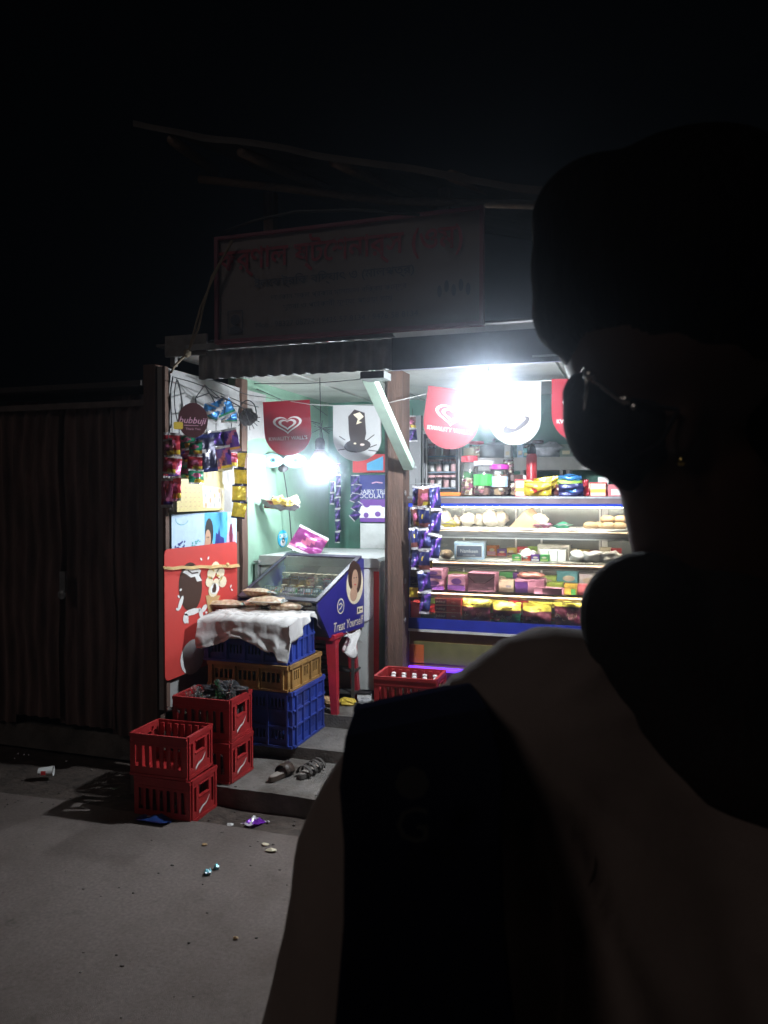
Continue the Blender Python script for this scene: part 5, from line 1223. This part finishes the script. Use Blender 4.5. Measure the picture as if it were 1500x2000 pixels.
def art_y(mb,w,h):
    rect(mb,-w*.46,h*.05,w*.46,h*.92,-.002,1); rect(mb,-w*.46,h*.28,w*.46,h*.52,-.0026,2)
box_local('yellow_carton','pale carton with a yellow band between the jars and yellow packets','carton',1006,934,1040,967,Y0+.06,.14,[REDP,CREAM,YEL],art_y,z=ZT+.001)
box_local('yellow_carton','pale carton with a yellow band near the dark chin','carton',1152,940,1184,967,Y0+.08,.14,[REDP,CREAM,YEL],art_y,z=ZT+.001)
box_local('red_white_carton','red and white carton mostly behind the dark head','carton',1186,944,1225,967,Y0+.1,.14,[prt('pale_red',(.7,.2,.22)),WHITE],lambda mb,w,h:rect(mb,-w*.3,h*.1,w*.3,h*.6,-.002,1),z=ZT+.001)
def lay(px,py,Y,w,h,t_,m4,label,rot,z,seed,art=art_plain):
    p=on(px,py,Y=Y); o=link('snack_packet',pouch_mesh('snack_packet',w,h,t_,m4,art,seed),None,(p.x,Y,z)); o.rotation_euler=rot; return tag(o,label,'packet')
lay(1050,960,Y0+.05,.17,.11,.05,[FY,FY,REDP,FY],'yellow snack packet lying lowest right of the pale carton',(.45,.05,.05),ZT+.045,101)
lay(1068,945,Y0+.1,.16,.09,.05,[FY,FY,CREAM,FY],'yellow snack packet lying on top of the lower yellow one',(.6,-.1,-.1),ZT+.085,102)
lay(1095,958,Y0+.12,.1,.1,.06,[FB,FS,CREAM,FS],'brown and silver packet between yellow and blue packets',(.2,.2,.1),ZT+.045,103)
lay(1115,960,Y0+.06,.15,.09,.05,[FN,FN,FBL,FN],'dark blue packet lowest of the coloured packet pile',(.4,0,.0),ZT+.038,104)
lay(1113,946,Y0+.08,.15,.05,.04,[LIME,LIME,FG,FG],'lime green packet in the middle of the coloured packet pile',(.9,.03,.05),ZT+.085,105)
lay(1111,936,Y0+.08,.16,.05,.04,[FBL,FBL,FS,FBL],'bright blue packet topmost on the coloured packet pile',(.9,-.03,-.05),ZT+.112,106)
lay(1140,955,Y0+.1,.06,.1,.04,[FR,FR,FB,FR],'dark red packet standing between the pile and the yellow carton',(0,0,.1),ZT+.055,107)
# framed board of small jars
x0,z0_,x1,z1_=pr_(826,838,897,967,Y0+.22); w=x1-x0;h=z1_-z0_; Yb=Y0+.22
t=thing('jar_display','upright metal framed glass case of small jars on the counter','display case',((x0+x1)/2,Yb,ZT+.001),.06)
mb=MB(); P=rrect(w,h,.02,4,-w/2,0); mb.holed(w,h,.03,[(w*.12,h*.1,w*.9,h*.86)],0,lambda u,v,d:(u-w/2,d,v)); mb.build('metal_frame',mat('bright_frame',(.6,.6,.6),rough=.3,metal=.6),t)
mb=MB().holed(w*.94,h*.9,.006,[(w*.06,h*.06,w*.88,h*.84)],0,lambda u,v,d:(u-w*.47,d-.007,v+h*.04)); mb.build('dark_gasket',CABLE,t)
MB().box(-w*.5,.1,0,w*.5,.11,h).box(-w*.5,.031,0,-w*.49,.1,h).build('case_back',mat('pale_back',(.8,.78,.8),rough=.5),t)
for k in range(3): MB().box(-w*.38,.035,h*(.12+.24*k),w*.4,.099,h*(.12+.24*k)+.005).build('shelf',PALEB,t)
MB().box(-w*.39,.012,h*.1,w*.41,.015,h*.86).build('glass_pane',CLEAR,t)
MB().box(-w*.2,-.012,.004,w*.9,-.002,.028).build('red_base_strip',ORNG,t)
base=Vector(((x0+x1)/2,Yb,ZT+.001)); jm2=[]
for c_ in (prt('pale_rose',(.75,.45,.45)),prt('pearl',(.8,.76,.74))):
    me=jm[1].copy(); me.materials[0]=c_; me.materials[1]=glass('thin_jar',(.97,.97,.97),haze=.04); me.materials[2]=prt('pale_rose',(.75,.45,.45)); jm2.append(me)
for r_ in range(3):
    for k in range(4):
        o=link('sweet_jar',jm2[(k+r_)%2],None,base+Vector((-w*.30+w*.2*k,.045,h*(.12+.24*r_)+.006))); o.scale=(.95,.95,1.0); tag(o,ORD[k]+' tiny jar from the left on the '+('lowest','middle','top')[r_]+' shelf of the framed case','jar','tiny jars in the framed counter case')
# more goods packed in the second rows
vc=[REDP,YEL,MAROON,CREAM,TAN,ORNG,PINKP,GREENP,PURP,LIME,prt('brick_red',(.5,.06,.06)),TEAL,WHITE]
cn=['red','yellow','maroon','cream','tan','orange','pink','green','purple','lime','brick red','teal','white']
def art_rand(k):
    def f(mb,w,h):
        rr=random.Random(k); rect(mb,-w*.46,h*.08,w*.46,h*rr.uniform(.3,.5),-.002,1); mb.ell(rr.uniform(-.1,.1)*w,h*.62,w*.3,h*.16,-.0024,2,12); rect(mb,-w*.35,h*.16,w*.3,h*.22,-.003,2)
    return f
def row(n,px0,px1,Y,z,hpx,where,seed,depth=.09,group=None,gap=2):
    rr=random.Random(seed); st=(px1-px0)/n
    for k in range(n):
        c=rr.randrange(len(vc)); h=hpx*rr.uniform(.7,1.1); x=px0+st*k+rr.uniform(0,2); py=on(x,1000,Y=Y); 
        base=(969+(1.6-z)*1500/ ((on(x,1000,Y=Y)-CAM).dot(RM@Vector((0,0,-1)))))
        box_local('goods_carton','%s carton, %s from the left %s'%(cn[c],ORD[k%9] if k<9 else 'tenth or later',where),'carton',x,base-h,x+st-gap,base,Y,depth,[vc[c],vc[(c+rr.randrange(1,6))%len(vc)],CREAM],art_rand(seed*50+k),z=z,rz=rr.uniform(-.12,.12),group=group)
row(9,830,1215,Y0+.33,zs3,32,'in the back row of the third shelf',3,.08)
row(9,835,1190,Y0+.36,zs4,44,'in the back of the bottom row',5,.08)
row(5,950,1050,Y0+.38,zs2,18,'at the back of the second shelf, left half',7,.08)
row(5,1105,1215,Y0+.38,zs2,20,'at the back of the second shelf, right half',8,.08)
row(4,1000,1072,Y0+.05,zs2,11,'in the low front row of the second shelf',9,.05)
row(7,902,1036,Y0+.40,ZT+.001,46,'at the counter rear behind the jars',11,.07)
row(6,1060,1190,Y0+.34,ZT+.001,36,'at the counter rear behind the packets',12,.08)
for k in range(6):
    px=[880,1012,1060,1100,1135,1165][k]
    lay(px,1040,Y0+.06+.03*(k%2),.12,.05,.03,[(FY,FR,FP,FG,FB,FV)[k],FS,CREAM,FY],('yellow','red','pink','green','brown','violet')[k]+' foil pack lying flat at the front of the top shelf',(1.3,0,.2*k),zs1+.016,130+k) if k in (0,2,3) else lay(px,1215,Y0+.1,.13,.09,.03,[(FY,FR,FP,FG,FB,FV)[k],LY,CREAM,FY],('yellow','red','pink','green','brown','violet')[k]+' foil pack leaning over the biscuit bags in the bottom row',(.5,0,.1*k),zs4+.16,130+k)
# back shelf with cubby holes
BY=6.02; x0=on(905,900,Y=BY).x; x1=.3; zsf=on(1100,892,Y=BY).z
t=thing('back_shelf','pale wooden cubby shelf along the back wall behind the counter','shelf',(x0,BY,ZT-.2)); Q=Vector((x0,BY,ZT-.2))
PW_=mat('pale_shelf_paint',(.6,.56,.54),rough=.6,dirt=.15)
def bp(n_,mb,m): mb.v=[tuple(Vector(p)-Q) for p in mb.v]; return mb.build(n_,m,t)
bp('shelf_board',MB().box(x0,BY,zsf-.10,x1,YB-.005,zsf),PW_); bp('lower_board',MB().box(x0,BY,1.28,x1,YB-.005,1.31),PW_)
for px in (1016,1093,1106,1180): x=on(px,930,Y=BY).x; bp('divider',MB().box(x,BY+.001,1.311,x+.025,YB-.005,zsf-.101),PW_)
for k,(px,l,m_) in enumerate(((1062,'red tin on the cubby shelf behind the counter',REDP),(1078,'second red tin beside the first in the cubby',MAROON),(1132,'white green tub in the right cubby',GREENP))):
    p=on(px,960,Y=BY+.1); tag(MB().lathe([(0,0),(.05,0),(.05,.15),(.04,.16),(0,.16)],14,0,ms=[0,0,1,1]).lathe([(.0503,.04),(.0503,.11)],14,1).build('tin',[m_,CREAM],None,loc=(p.x,BY+.1,1.50),smooth=False),l,'tin')
    bp('riser',MB().box(p.x-.08,BY+.02,1.312,p.x+.08,BY+.2,1.498),PW_)
p=on(963,893,Y=BY+.08); t=thing('cooking_pot','dull aluminium pot with a knob lid on the back shelf','pot',(p.x,BY+.12,zsf+.001))
MB().lathe([(0,0),(.1,0),(.115,.02),(.115,.1),(.12,.102)],20).build('pot_body',STEEL,t,smooth=True); MB().lathe([(.12,.103),(.06,.125),(0,.13)],20).build('lid',STEEL,t,smooth=True); MB().blob((0,0,.145),(.014,.014,.016)).build('knob',CABLE,t)
PB=mat('clear_bag',(.6,.6,.66),rough=.2,var=.3,scale=18,bump=1,bscale=18)
lump('plastic_bag','crumpled translucent plastic bag on the back shelf','bag',1072,893,BY+.1,(.13,.08,.055),PB,111,z=zsf+.001,jit=.8)
for k,(px0,px1,py0,l,m_) in enumerate(((1093,1118,868,'grey green carton on the back shelf right of the plastic bag',prt('grey_green',(.3,.36,.3))),(1010,1022,866,'pale blue carton on the back shelf by the flask',PALEB),(905,925,872,'cream carton on the back shelf above the red lid',CREAM),(985,997,868,'white upright carton on the back shelf behind the pennant',WHITE),(1022,1032,875,'small teal carton on the back shelf by the flask',TEAL))):
    box_local('shelf_carton',l,'carton',px0,py0,px1,893,BY+.05,.12,[m_,CREAM],lambda mb,w,h:rect(mb,-w*.3,h*.2,w*.3,h*.5,-.002,1),z=zsf+.001)
for k,(px,rr_,c_) in enumerate(((930,16,'pink'),(1030,15,'amber'),(1048,14,'brown'),(1125,15,'rose'),(1150,15,'cream'))):
    q=on(px,893,Y=BY+.16); jar(px,893-34,893,rr_,BY+.16,(LR,LW,LBR,LP_,LG)[k],(C1,C2,C3,C1,C2)[k],c_+' sweet jar standing on the high back shelf',.8,.16,z=zsf+.001)
# white wall board with a small poster behind the middle post
x0,z0_,x1,z1_=pr_(800,812,822,968,5.6)
tag(MB().box(x0,5.6,1.45,x1,5.66,z1_).build('narrow_cabinet',mat('grey_cabinet',(.25,.25,.26),rough=.6,dirt=.3)),'narrow grey cabinet between the middle post and the framed jar case','cabinet')

# ================================================================== the person in the foreground
person=thing('person','dark figure in mask, glasses and loose shirt turned toward the lit shop','person',tuple(Vector((at(1300,1400,.6).x,at(1300,1400,.6).y,0))))
PO=person.location.copy()
def remesh_part(name,items,m,vox=.008,smooth_it=6,disp=None):
    mb=MB()
    for it in items:
        if it[0]=='s': _,c,r=it; mb.blob(Vector(c)-PO,r,0,16,12,0,0,it[3] if len(it)>3 else None)
        else:
            _,a,b,ra,rb=it; a=Vector(a)-PO;b=Vector(b)-PO; n=8
            P=[a.lerp(b,k/n) for k in range(n+1)]; mb.tube(P,[ra+(rb-ra)*k/n for k in range(n+1)],14); mb.blob(a,ra,0,14,8); mb.blob(b,rb,0,14,8)
    o=mb.build(name,m,person,smooth=True)
    r=o.modifiers.new('remesh','REMESH'); r.mode='VOXEL'; r.voxel_size=vox; r.use_smooth_shade=True
    s_=o.modifiers.new('smooth','SMOOTH'); s_.factor=.6; s_.iterations=smooth_it
    return o
K=1/1500
def A_(px,py,d): return at(px,py,d)
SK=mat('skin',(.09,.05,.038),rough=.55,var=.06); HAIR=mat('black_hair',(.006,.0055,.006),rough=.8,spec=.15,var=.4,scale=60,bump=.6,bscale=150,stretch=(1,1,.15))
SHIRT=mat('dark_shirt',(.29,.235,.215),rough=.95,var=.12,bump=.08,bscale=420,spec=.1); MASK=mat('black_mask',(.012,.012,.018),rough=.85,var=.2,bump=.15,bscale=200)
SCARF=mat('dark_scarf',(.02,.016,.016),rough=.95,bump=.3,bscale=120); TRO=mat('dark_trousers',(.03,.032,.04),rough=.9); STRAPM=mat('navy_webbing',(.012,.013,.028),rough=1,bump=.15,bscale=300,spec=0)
hd=.62
neckb=A_(1420,1180,.66); pelv=Vector((PO.x+.06,PO.y+.10,.95)); hips=[]
rt=Vector((math.cos(YAW),math.sin(YAW),0)); fw=Vector((-math.sin(YAW),math.cos(YAW),0))
shL=A_(850,1660,.60); shR=neckb+(neckb-shL)*1.0; shR.z=shL.z
elL=shL+Vector((-.02,-.01,-.29))-rt*.03; haL=elL+Vector((0,.03,-.25)); elR=shR+Vector((.02,0,-.29))+rt*.03; haR=elR+Vector((0,.03,-.25))
chest=neckb+Vector((0,0,-.24)); pelv=neckb+Vector((.0,0,-.58))
body=[('s',A_(1330,600,hd),(.100,.108,.118)),('s',A_(1260,760,hd),(.058,.062,.085)),('s',A_(1300,830,hd),(.068,.06,.06)),('s',A_(1165,800,hd),(.016,.016,.026)),
 ('s',A_(1230,890,hd),(.022,.022,.02)),('s',A_(1160,690,hd),(.022,.03,.03)),('s',A_(1334,815,hd-.062),(.014,.010,.030)),
 ('c',A_(1362,930,hd+.01),neckb,.064,.07),('c',neckb,chest,.07,.10),('c',chest,pelv,.12,.13),('c',chest+Vector((0,0,.14)),shL,.07,.052),('c',chest+Vector((0,0,.14)),shR,.07,.052),
 ('c',shL,elL,.05,.04),('c',elL,haL,.04,.028),('c',shR,elR,.05,.04),('c',elR,haR,.04,.028)]
for s_,h_ in ((-1,haL),(1,haR)):
    c=h_+Vector((0,0,-.05)); body.append(('s',c,(.020,.042,.052)))
    for k in range(4):
        f0=c+fw*(-.030+.02*k)+Vector((0,0,-.04)); L_=(.065,.078,.08,.062)[k]
        mid=f0+Vector((0,0,-L_*.55))-rt*s_*.006; body.append(('c',f0,mid,.0095,.009)); body.append(('c',mid,mid+Vector((0,0,-L_*.45))-rt*s_*.018,.009,.0075))
    th=c+fw*.036+Vector((0,0,.01)); body.append(('c',th,th+fw*.022+Vector((0,0,-.035)),.012,.0105)); body.append(('c',th+fw*.022+Vector((0,0,-.035)),th+fw*.024+Vector((0,0,-.065)),.010,.009))
    hip=pelv+rt*s_*.09; kn=hip+Vector((0,0,-(hip.z-.5))); an=hip+Vector((0,0,-(hip.z-.09)))
    body+= [('c',hip,kn,.085,.055),('c',kn,an,.055,.038),('c',an+Vector((0,0,-.045)),an+fw*-.13+Vector((0,0,-.055)),.035,.028)]
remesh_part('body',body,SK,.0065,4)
# hair cap with a loose fringe
hair=[('s',A_(1345,560,hd+.005),(.116,.126,.120)),('s',A_(1130,520,hd),(.040,.04,.055)),('s',A_(1105,610,hd),(.028,.035,.035)),('s',A_(1150,650,hd),(.03,.035,.03)),('s',A_(1480,760,hd+.02),(.085,.09,.11)),('s',A_(1180,430,hd),(.06,.06,.05))]
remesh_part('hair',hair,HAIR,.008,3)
mb=MB(); rr=random.Random(3)
for k in range(90):
    a=A_(rr.uniform(1125,1180),rr.uniform(400,560),hd-.02)-PO; L_=rr.uniform(.025,.06); s_=rr.uniform(-.02,.012)
    mb.tube([a,a+rt*(s_-.006)+Vector((0,0,-L_*.5)),a+rt*(s_*1.6+.006)+Vector((0,0,-L_))],[.0022,.0018,.0005],4)
mb.build('fringe',HAIR,person,smooth=True)['kind']='stuff'
mask=[('s',A_(1172,812,hd),(.030,.046,.046)),('s',A_(1212,852,hd),(.035,.044,.036)),('s',A_(1265,828,hd-.0),(.050,.066,.050)),('s',A_(1148,772,hd),(.021,.025,.022)),('s',A_(1238,915,hd),(.021,.034,.020))]
remesh_part('face_mask',mask,MASK,.005,4)
mb=MB(); e=A_(1325,800,hd-.075)-PO
for v in (790,905): mb.tube([A_(1235,v-10,hd-.062)-PO,A_(1290,v+(5 if v<850 else -40),hd-.07)-PO,e],.0018,5)
mb.build('mask_loop',MASK,person)
# spectacles
GM=mat('spectacle_metal',(.9,.89,.87),rough=.25,metal=1.0)
mb=MB(); mb.tube([A_(x,y,hd-.05)-PO for x,y in ((1150,735),(1172,750),(1200,772),(1222,787),(1243,800),(1290,812),(1330,800))],[.0022,.0024,.003,.003,.0028,.0024,.002],8); mb.build('temple_arm',GM,person,smooth=True)
for (x,y,r) in ((1152,733,.0045),(1222,782,.0045),(1240,797,.005)): MB().blob(A_(x,y,hd-.052)-PO,r,0,10,8).build('hinge_glint',GM,person,smooth=True)  # hinge blobs enlarged to give the arm its bright glints
mb=MB(); lc=A_(1140,762,hd-.03)-PO; P=[]
for k in range(17):
    a=2*math.pi*k/16; P.append(lc+fw*(.024*math.cos(a))+Vector((0,0,.017*math.sin(a)))+rt*(.004*math.cos(a)))
mb.tube(P,.0013,6); mb.build('lens_rim',GM,person,smooth=True)
mb=MB(); mb.add([p+Vector((0,0,0)) for p in P[:16]],[tuple(range(16))]); mb.build('lens',glass('spectacle_lens',(.6,.6,.6)),person)
mb=MB(); mb.blob(A_(1331,901,hd-.066)-PO,(.003,.003,.004),0,10,8); mb.build('ear_stud',mat('gold',(.8,.6,.2),rough=.2,metal=1),person,smooth=True)
# shirt
neck=A_(1150,1520,.64); shirt=[('c',A_(1100,1470,.64),A_(860,1655,.60),.108,.100),('c',A_(850,1650,.60),A_(775,2050,.60),.104,.110),('c',A_(775,2050,.60),A_(740,2350,.60),.112,.125),
 ('c',A_(1180,1560,.64),A_(1250,2300,.64),.12,.16),('c',neckb+Vector((0,0,-.14)),neckb+Vector((0,0,-.55)),.15,.16),('c',neckb+Vector((0,0,-.12)),shR,.11,.09),('c',shR,elR,.085,.07),('c',elL,haL+Vector((0,0,.06)),.07,.05),('c',elR,haR+Vector((0,0,.06)),.065,.05),('c',chest,pelv+Vector((0,0,-.12)),.15,.16)]
SO=remesh_part('shirt',shirt,SHIRT,.009,12)
hid=[o for o in bpy.data.objects if o.modifiers and o is not SO]; 
for o in hid: C.objects.unlink(o)
dg=bpy.context.evaluated_depsgraph_get(); me=bpy.data.meshes.new_from_object(SO.evaluated_get(dg)); SO.modifiers.clear(); SO.data=me
for o in hid: C.objects.link(o)
arm=at(1010,1440,.53)-PO
NR=[v.normal.copy() for v in me.vertices]; CO=[v.co.copy() for v in me.vertices]
for vi,v in enumerate(CO):
    q=v-arm
    if q.z<-.7: continue
    u=q.dot(rt); z=q.z; rr_=math.hypot(u,z); a=math.atan2(u,-z)
    n1=noise.noise(Vector((u*7,z*3,3)))
    env=min(1,max(0,(rr_-.03)/.08))*(1 if z<.02 else max(0,1-(z-.02)/.05))
    f=(.5+.5*math.sin(a*15+n1*4+rr_*5))**3*.034+(.5+.5*math.sin(a*21+n1*7))**4*.009
    wl=min(1,max(0,(u+.10)/.08)); f=f*wl+(1-wl)*(.006*(.5+.5*math.sin(u*60+z*14+n1*4))**3+.001)
    CO[vi]=v+NR[vi]*(f*env*(.6+.8*noise.noise(Vector((u*4,z*4,9))))-.002)
me.vertices.foreach_set('co',[c for v in CO for c in v]); me.polygons.foreach_set('use_smooth',[True]*len(me.polygons)); me.update()

# scarf bunched round the neck
sc_=[('s',A_(1262,1205,.60),(.052,.06,.052)),('c',A_(1275,1240,.59),A_(1330,1370,.57),.052,.045),('c',A_(1330,1370,.57),A_(1420,1480,.55),.045,.04),('c',A_(1300,1180,.64),A_(1480,1120,.70),.05,.05),('c',A_(1420,1480,.55),A_(1600,1560,.54),.04,.04),('s',A_(1400,1280,.60),(.07,.07,.07))]
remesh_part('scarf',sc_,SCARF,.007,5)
# backpack strap over the near shoulder
cen=[]
for (x,y,d) in ((830,2300,.455),(830,2000,.452),(828,1800,.455),(826,1650,.465),(822,1520,.490),(815,1420,.535),(808,1372,.585),(806,1362,.63),(808,1400,.69),(812,1500,.73),(815,1700,.75)): cen.append(at(x,y,d)-PO)
mb=MB(); vs=[];fs=[]; W_=.050
sl=(rt*1.0+Vector((0,0,.30))).normalized()
for i,p in enumerate(cen):
    t_=(cen[min(i+1,len(cen)-1)]-cen[max(i-1,0)]).normalized(); u=(rt*.98+Vector((0,0,.22 if 3<i<9 else .0))); u=(u-t_*u.dot(t_)).normalized(); nn=u.cross(t_).normalized(); 
    W_=.050+.0035*math.sin(i*1.7+.5)
    for (a,b) in ((-W_,.004),(W_,.004),(W_,-.010),(-W_,-.010)): vs.append(p+u*a-nn*(b+.006))
n=len(cen)
for i in range(n-1):
    for k in range(4): fs.append((i*4+k,i*4+(k+1)%4,i*4+4+(k+1)%4,i*4+4+k))
fs.append((0,1,2,3)); fs.append((n*4-1,n*4-2,n*4-3,n*4-4))
mb.add(vs,fs); o=mb.build('shoulder_strap',STRAPM,person,smooth=False); bv=o.modifiers.new('b','BEVEL'); bv.width=.003; bv.segments=2
mb=MB(); mb.T=Matrix.Translation(at(805,1570,.446)-PO)@Matrix.Rotation(YAW,4,'Z'); mb.ell(0,.012,.010,.010,0,0,8); mb.text('G',.03,0,-.012,0,0); mb.build('strap_emblem',mat('faded_grey_print',(.05,.05,.05),rough=.8),o)
tr=[]
for s_ in (-1,1):
    hip=pelv+rt*s_*.09; tr.append(('c',hip,Vector((hip.x,hip.y,.5)),.10,.075)); tr.append(('c',Vector((hip.x,hip.y,.5)),Vector((hip.x,hip.y,.12)),.075,.065))
remesh_part('trousers',tr+[('s',pelv,(.17,.13,.12))],TRO,.012,4)
for s_ in (-1,1):
    hip=pelv+rt*s_*.09; a=Vector((hip.x,hip.y,.04)); remesh_part('shoe',[('c',a,a-fw*.16,.04,.034)],mat('dark_shoe',(.02,.02,.02),rough=.5),.008,3)
# ================================================================== thin haze volume added to imitate lens glare around the bulbs
mb=MB().box(-9,-2.2,-2,3.5,9,4.2)
hz=bpy.data.materials.new('glare_haze'); hz.use_nodes=True; nt=hz.node_tree; nt.nodes.clear(); o_=nt.nodes.new('ShaderNodeOutputMaterial'); v_=nt.nodes.new('ShaderNodeVolumePrincipled')
v_.inputs['Color'].default_value=(.75,.85,1,1); v_.inputs['Density'].default_value=HAZE_D; v_.inputs['Anisotropy'].default_value=HAZE_G; nt.links.new(v_.outputs[0],o_.inputs['Volume'])
if HAZE_D>0: mb.build('haze',hz)['kind']='stuff'
